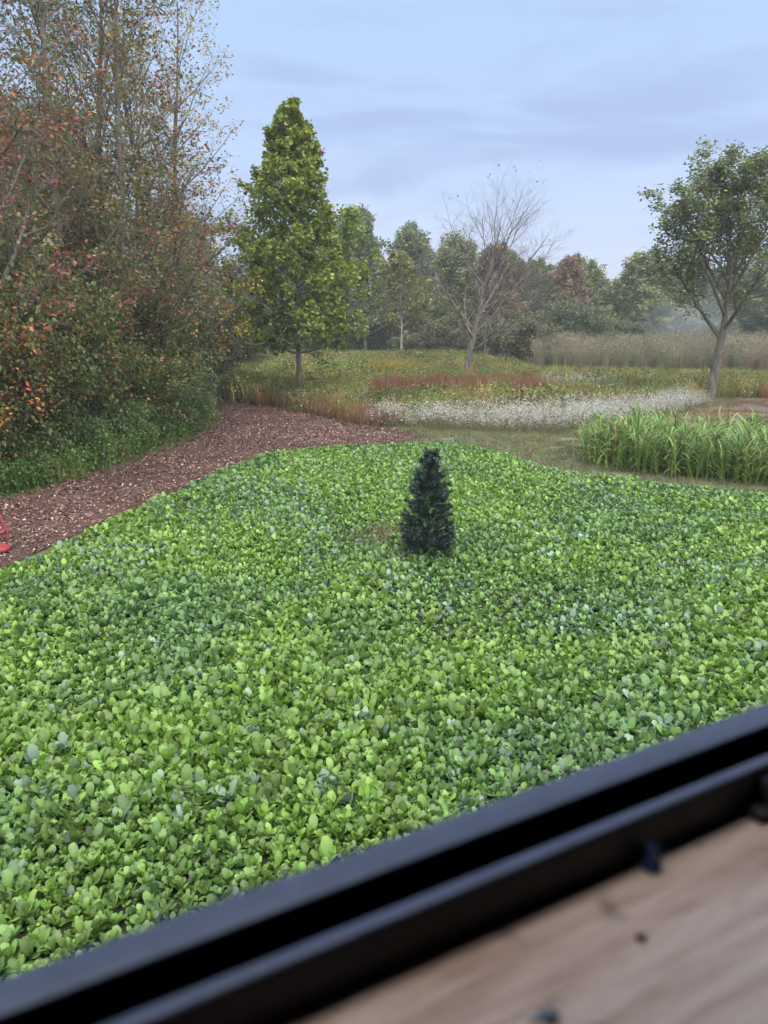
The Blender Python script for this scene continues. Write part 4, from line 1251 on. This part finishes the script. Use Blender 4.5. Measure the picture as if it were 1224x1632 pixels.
def in_blind(u, v, z):
    return (u * DV[0] + v * NV[0], u * DV[1] + v * NV[1], z)
M_blue = plain_mat('dark_blue_plastic', (0.02, 0.05, 0.16), 0.4, 0.5, 0, 0.1)
g = Geo()
g.tube([(0, 0, 0), (0, 0, 0.004), (0, 0, 0.005), (0, 0, 0.013), (0, 0, 0.015), (0, 0, 0.017)], [0.006, 0.006, 0.0035, 0.003, 0.0045, 0.002], 12)
pg = link('push_pin', g.mesh('push_pin', M_blue, True))
pg.location = in_blind(0.323, 0.2635, EYE - 0.3293)
tag(pg, 'small dark blue peg standing on the shelf against the black frame', 'peg')
M_crumb = plain_mat('grey_crumb', (0.22, 0.24, 0.28), 0.8, 0.3, 0, 0.5, 300)
for i, (u, v, s, c, lab) in enumerate(((0.2014, 0.2135, 0.006, M_crumb, 'bluish grey crumb on the shelf at the bottom edge'), (0.194, 0.2165, 0.004, plain_mat('pale_crumb', (0.6, 0.58, 0.56), 0.8, 0.3, 0, 0.2, 300), 'pale crumb beside the grey crumb on the shelf'),
                                   (0.2765, 0.227, 0.0042, plain_mat('dark_crumb', (0.05, 0.04, 0.035), 0.8, 0.3, 0, 0.3, 300), 'dark brown speck in the middle of the shelf'))):
    r2 = random.Random(i)
    g = Geo()
    k = 9
    V, F = [], []
    for a in range(5):
        ph = a / 4 * math.pi
        for b in range(k):
            q = s * 0.6 * r2.uniform(0.7, 1.25)
            V.append((q * 1.4 * math.sin(ph) * math.cos(b * 6.2832 / k), q * math.sin(ph) * math.sin(b * 6.2832 / k), s * 0.35 + s * 0.35 * math.cos(ph)))
    for a in range(4):
        for b in range(k):
            F.append((a * k + b, a * k + (b + 1) % k, (a + 1) * k + (b + 1) % k, (a + 1) * k + b))
    g.add(V, F)
    cr_ = link('crumb', g.mesh('crumb', c, True))
    cr_.location = in_blind(u, v, EYE - 0.3295)
    tag(cr_, lab, 'crumb', 'crumbs on the shelf')

# ================================================================ haze and the drifting smoke
def volume_mat(name, col, dens, aniso=0.2):
    m = bpy.data.materials.new(name)
    m.use_nodes = True
    t = m.node_tree
    t.nodes.clear()
    o = t.nodes.new('ShaderNodeOutputMaterial')
    v = t.nodes.new('ShaderNodeVolumePrincipled')
    v.inputs['Color'].default_value = (*col, 1)
    v.inputs['Density'].default_value = dens
    v.inputs['Anisotropy'].default_value = aniso
    t.links.new(v.outputs[0], o.inputs['Volume'])
    return m, t, v
HAZE = 0.0010
if HAZE:
    m, t, v = volume_mat('haze_air', (0.86, 0.90, 0.97), HAZE)
    g = Geo()
    g.box((-610, -310, -1.0), (610, 910, 19.0))
    hz = link('haze', g.mesh('haze', m))
    tag(hz, 'thin bluish morning haze over the meadow', 'haze', kind='stuff')

def smoke_mat():
    m, t, v = volume_mat('smoke_air', (0.80, 0.87, 0.97), 0.0, 0.0)
    tcn = t.nodes.new('ShaderNodeTexCoord')
    gr = t.nodes.new('ShaderNodeTexGradient')
    gr.gradient_type = 'SPHERICAL'
    nz = t.nodes.new('ShaderNodeTexNoise')
    nz.inputs['Scale'].default_value = 2.2
    nz.inputs['Detail'].default_value = 3
    t.links.new(tcn.outputs['Object'], gr.inputs['Vector'])
    t.links.new(tcn.outputs['Object'], nz.inputs['Vector'])
    mu = t.nodes.new('ShaderNodeMath')
    mu.operation = 'MULTIPLY'
    t.links.new(gr.outputs['Fac'], mu.inputs[0])
    t.links.new(nz.outputs['Fac'], mu.inputs[1])
    m2 = t.nodes.new('ShaderNodeMath')
    m2.operation = 'MULTIPLY'
    m2.inputs[1].default_value = 0.15
    t.links.new(mu.outputs[0], m2.inputs[0])
    t.links.new(m2.outputs[0], v.inputs['Density'])
    return m
g = Geo()
k = 20
ths = np.linspace(0, math.pi, 11)
V = [(math.sin(a) * math.cos(b * 6.2832 / k), math.sin(a) * math.sin(b * 6.2832 / k), math.cos(a)) for a in ths for b in range(k)]
F = [(a * k + b, (a + 1) * k + b, (a + 1) * k + (b + 1) % k, a * k + (b + 1) % k) for a in range(10) for b in range(k)]
g.add(V, F)
sm = link('smoke', g.mesh('smoke', smoke_mat(), True))
sm.location = (27.5, 68.5, 3.0)
sm.scale = (5.0, 3.0, 3.0)
tag(sm, 'patch of pale blue smoke drifting above the reeds', 'smoke', kind='stuff')
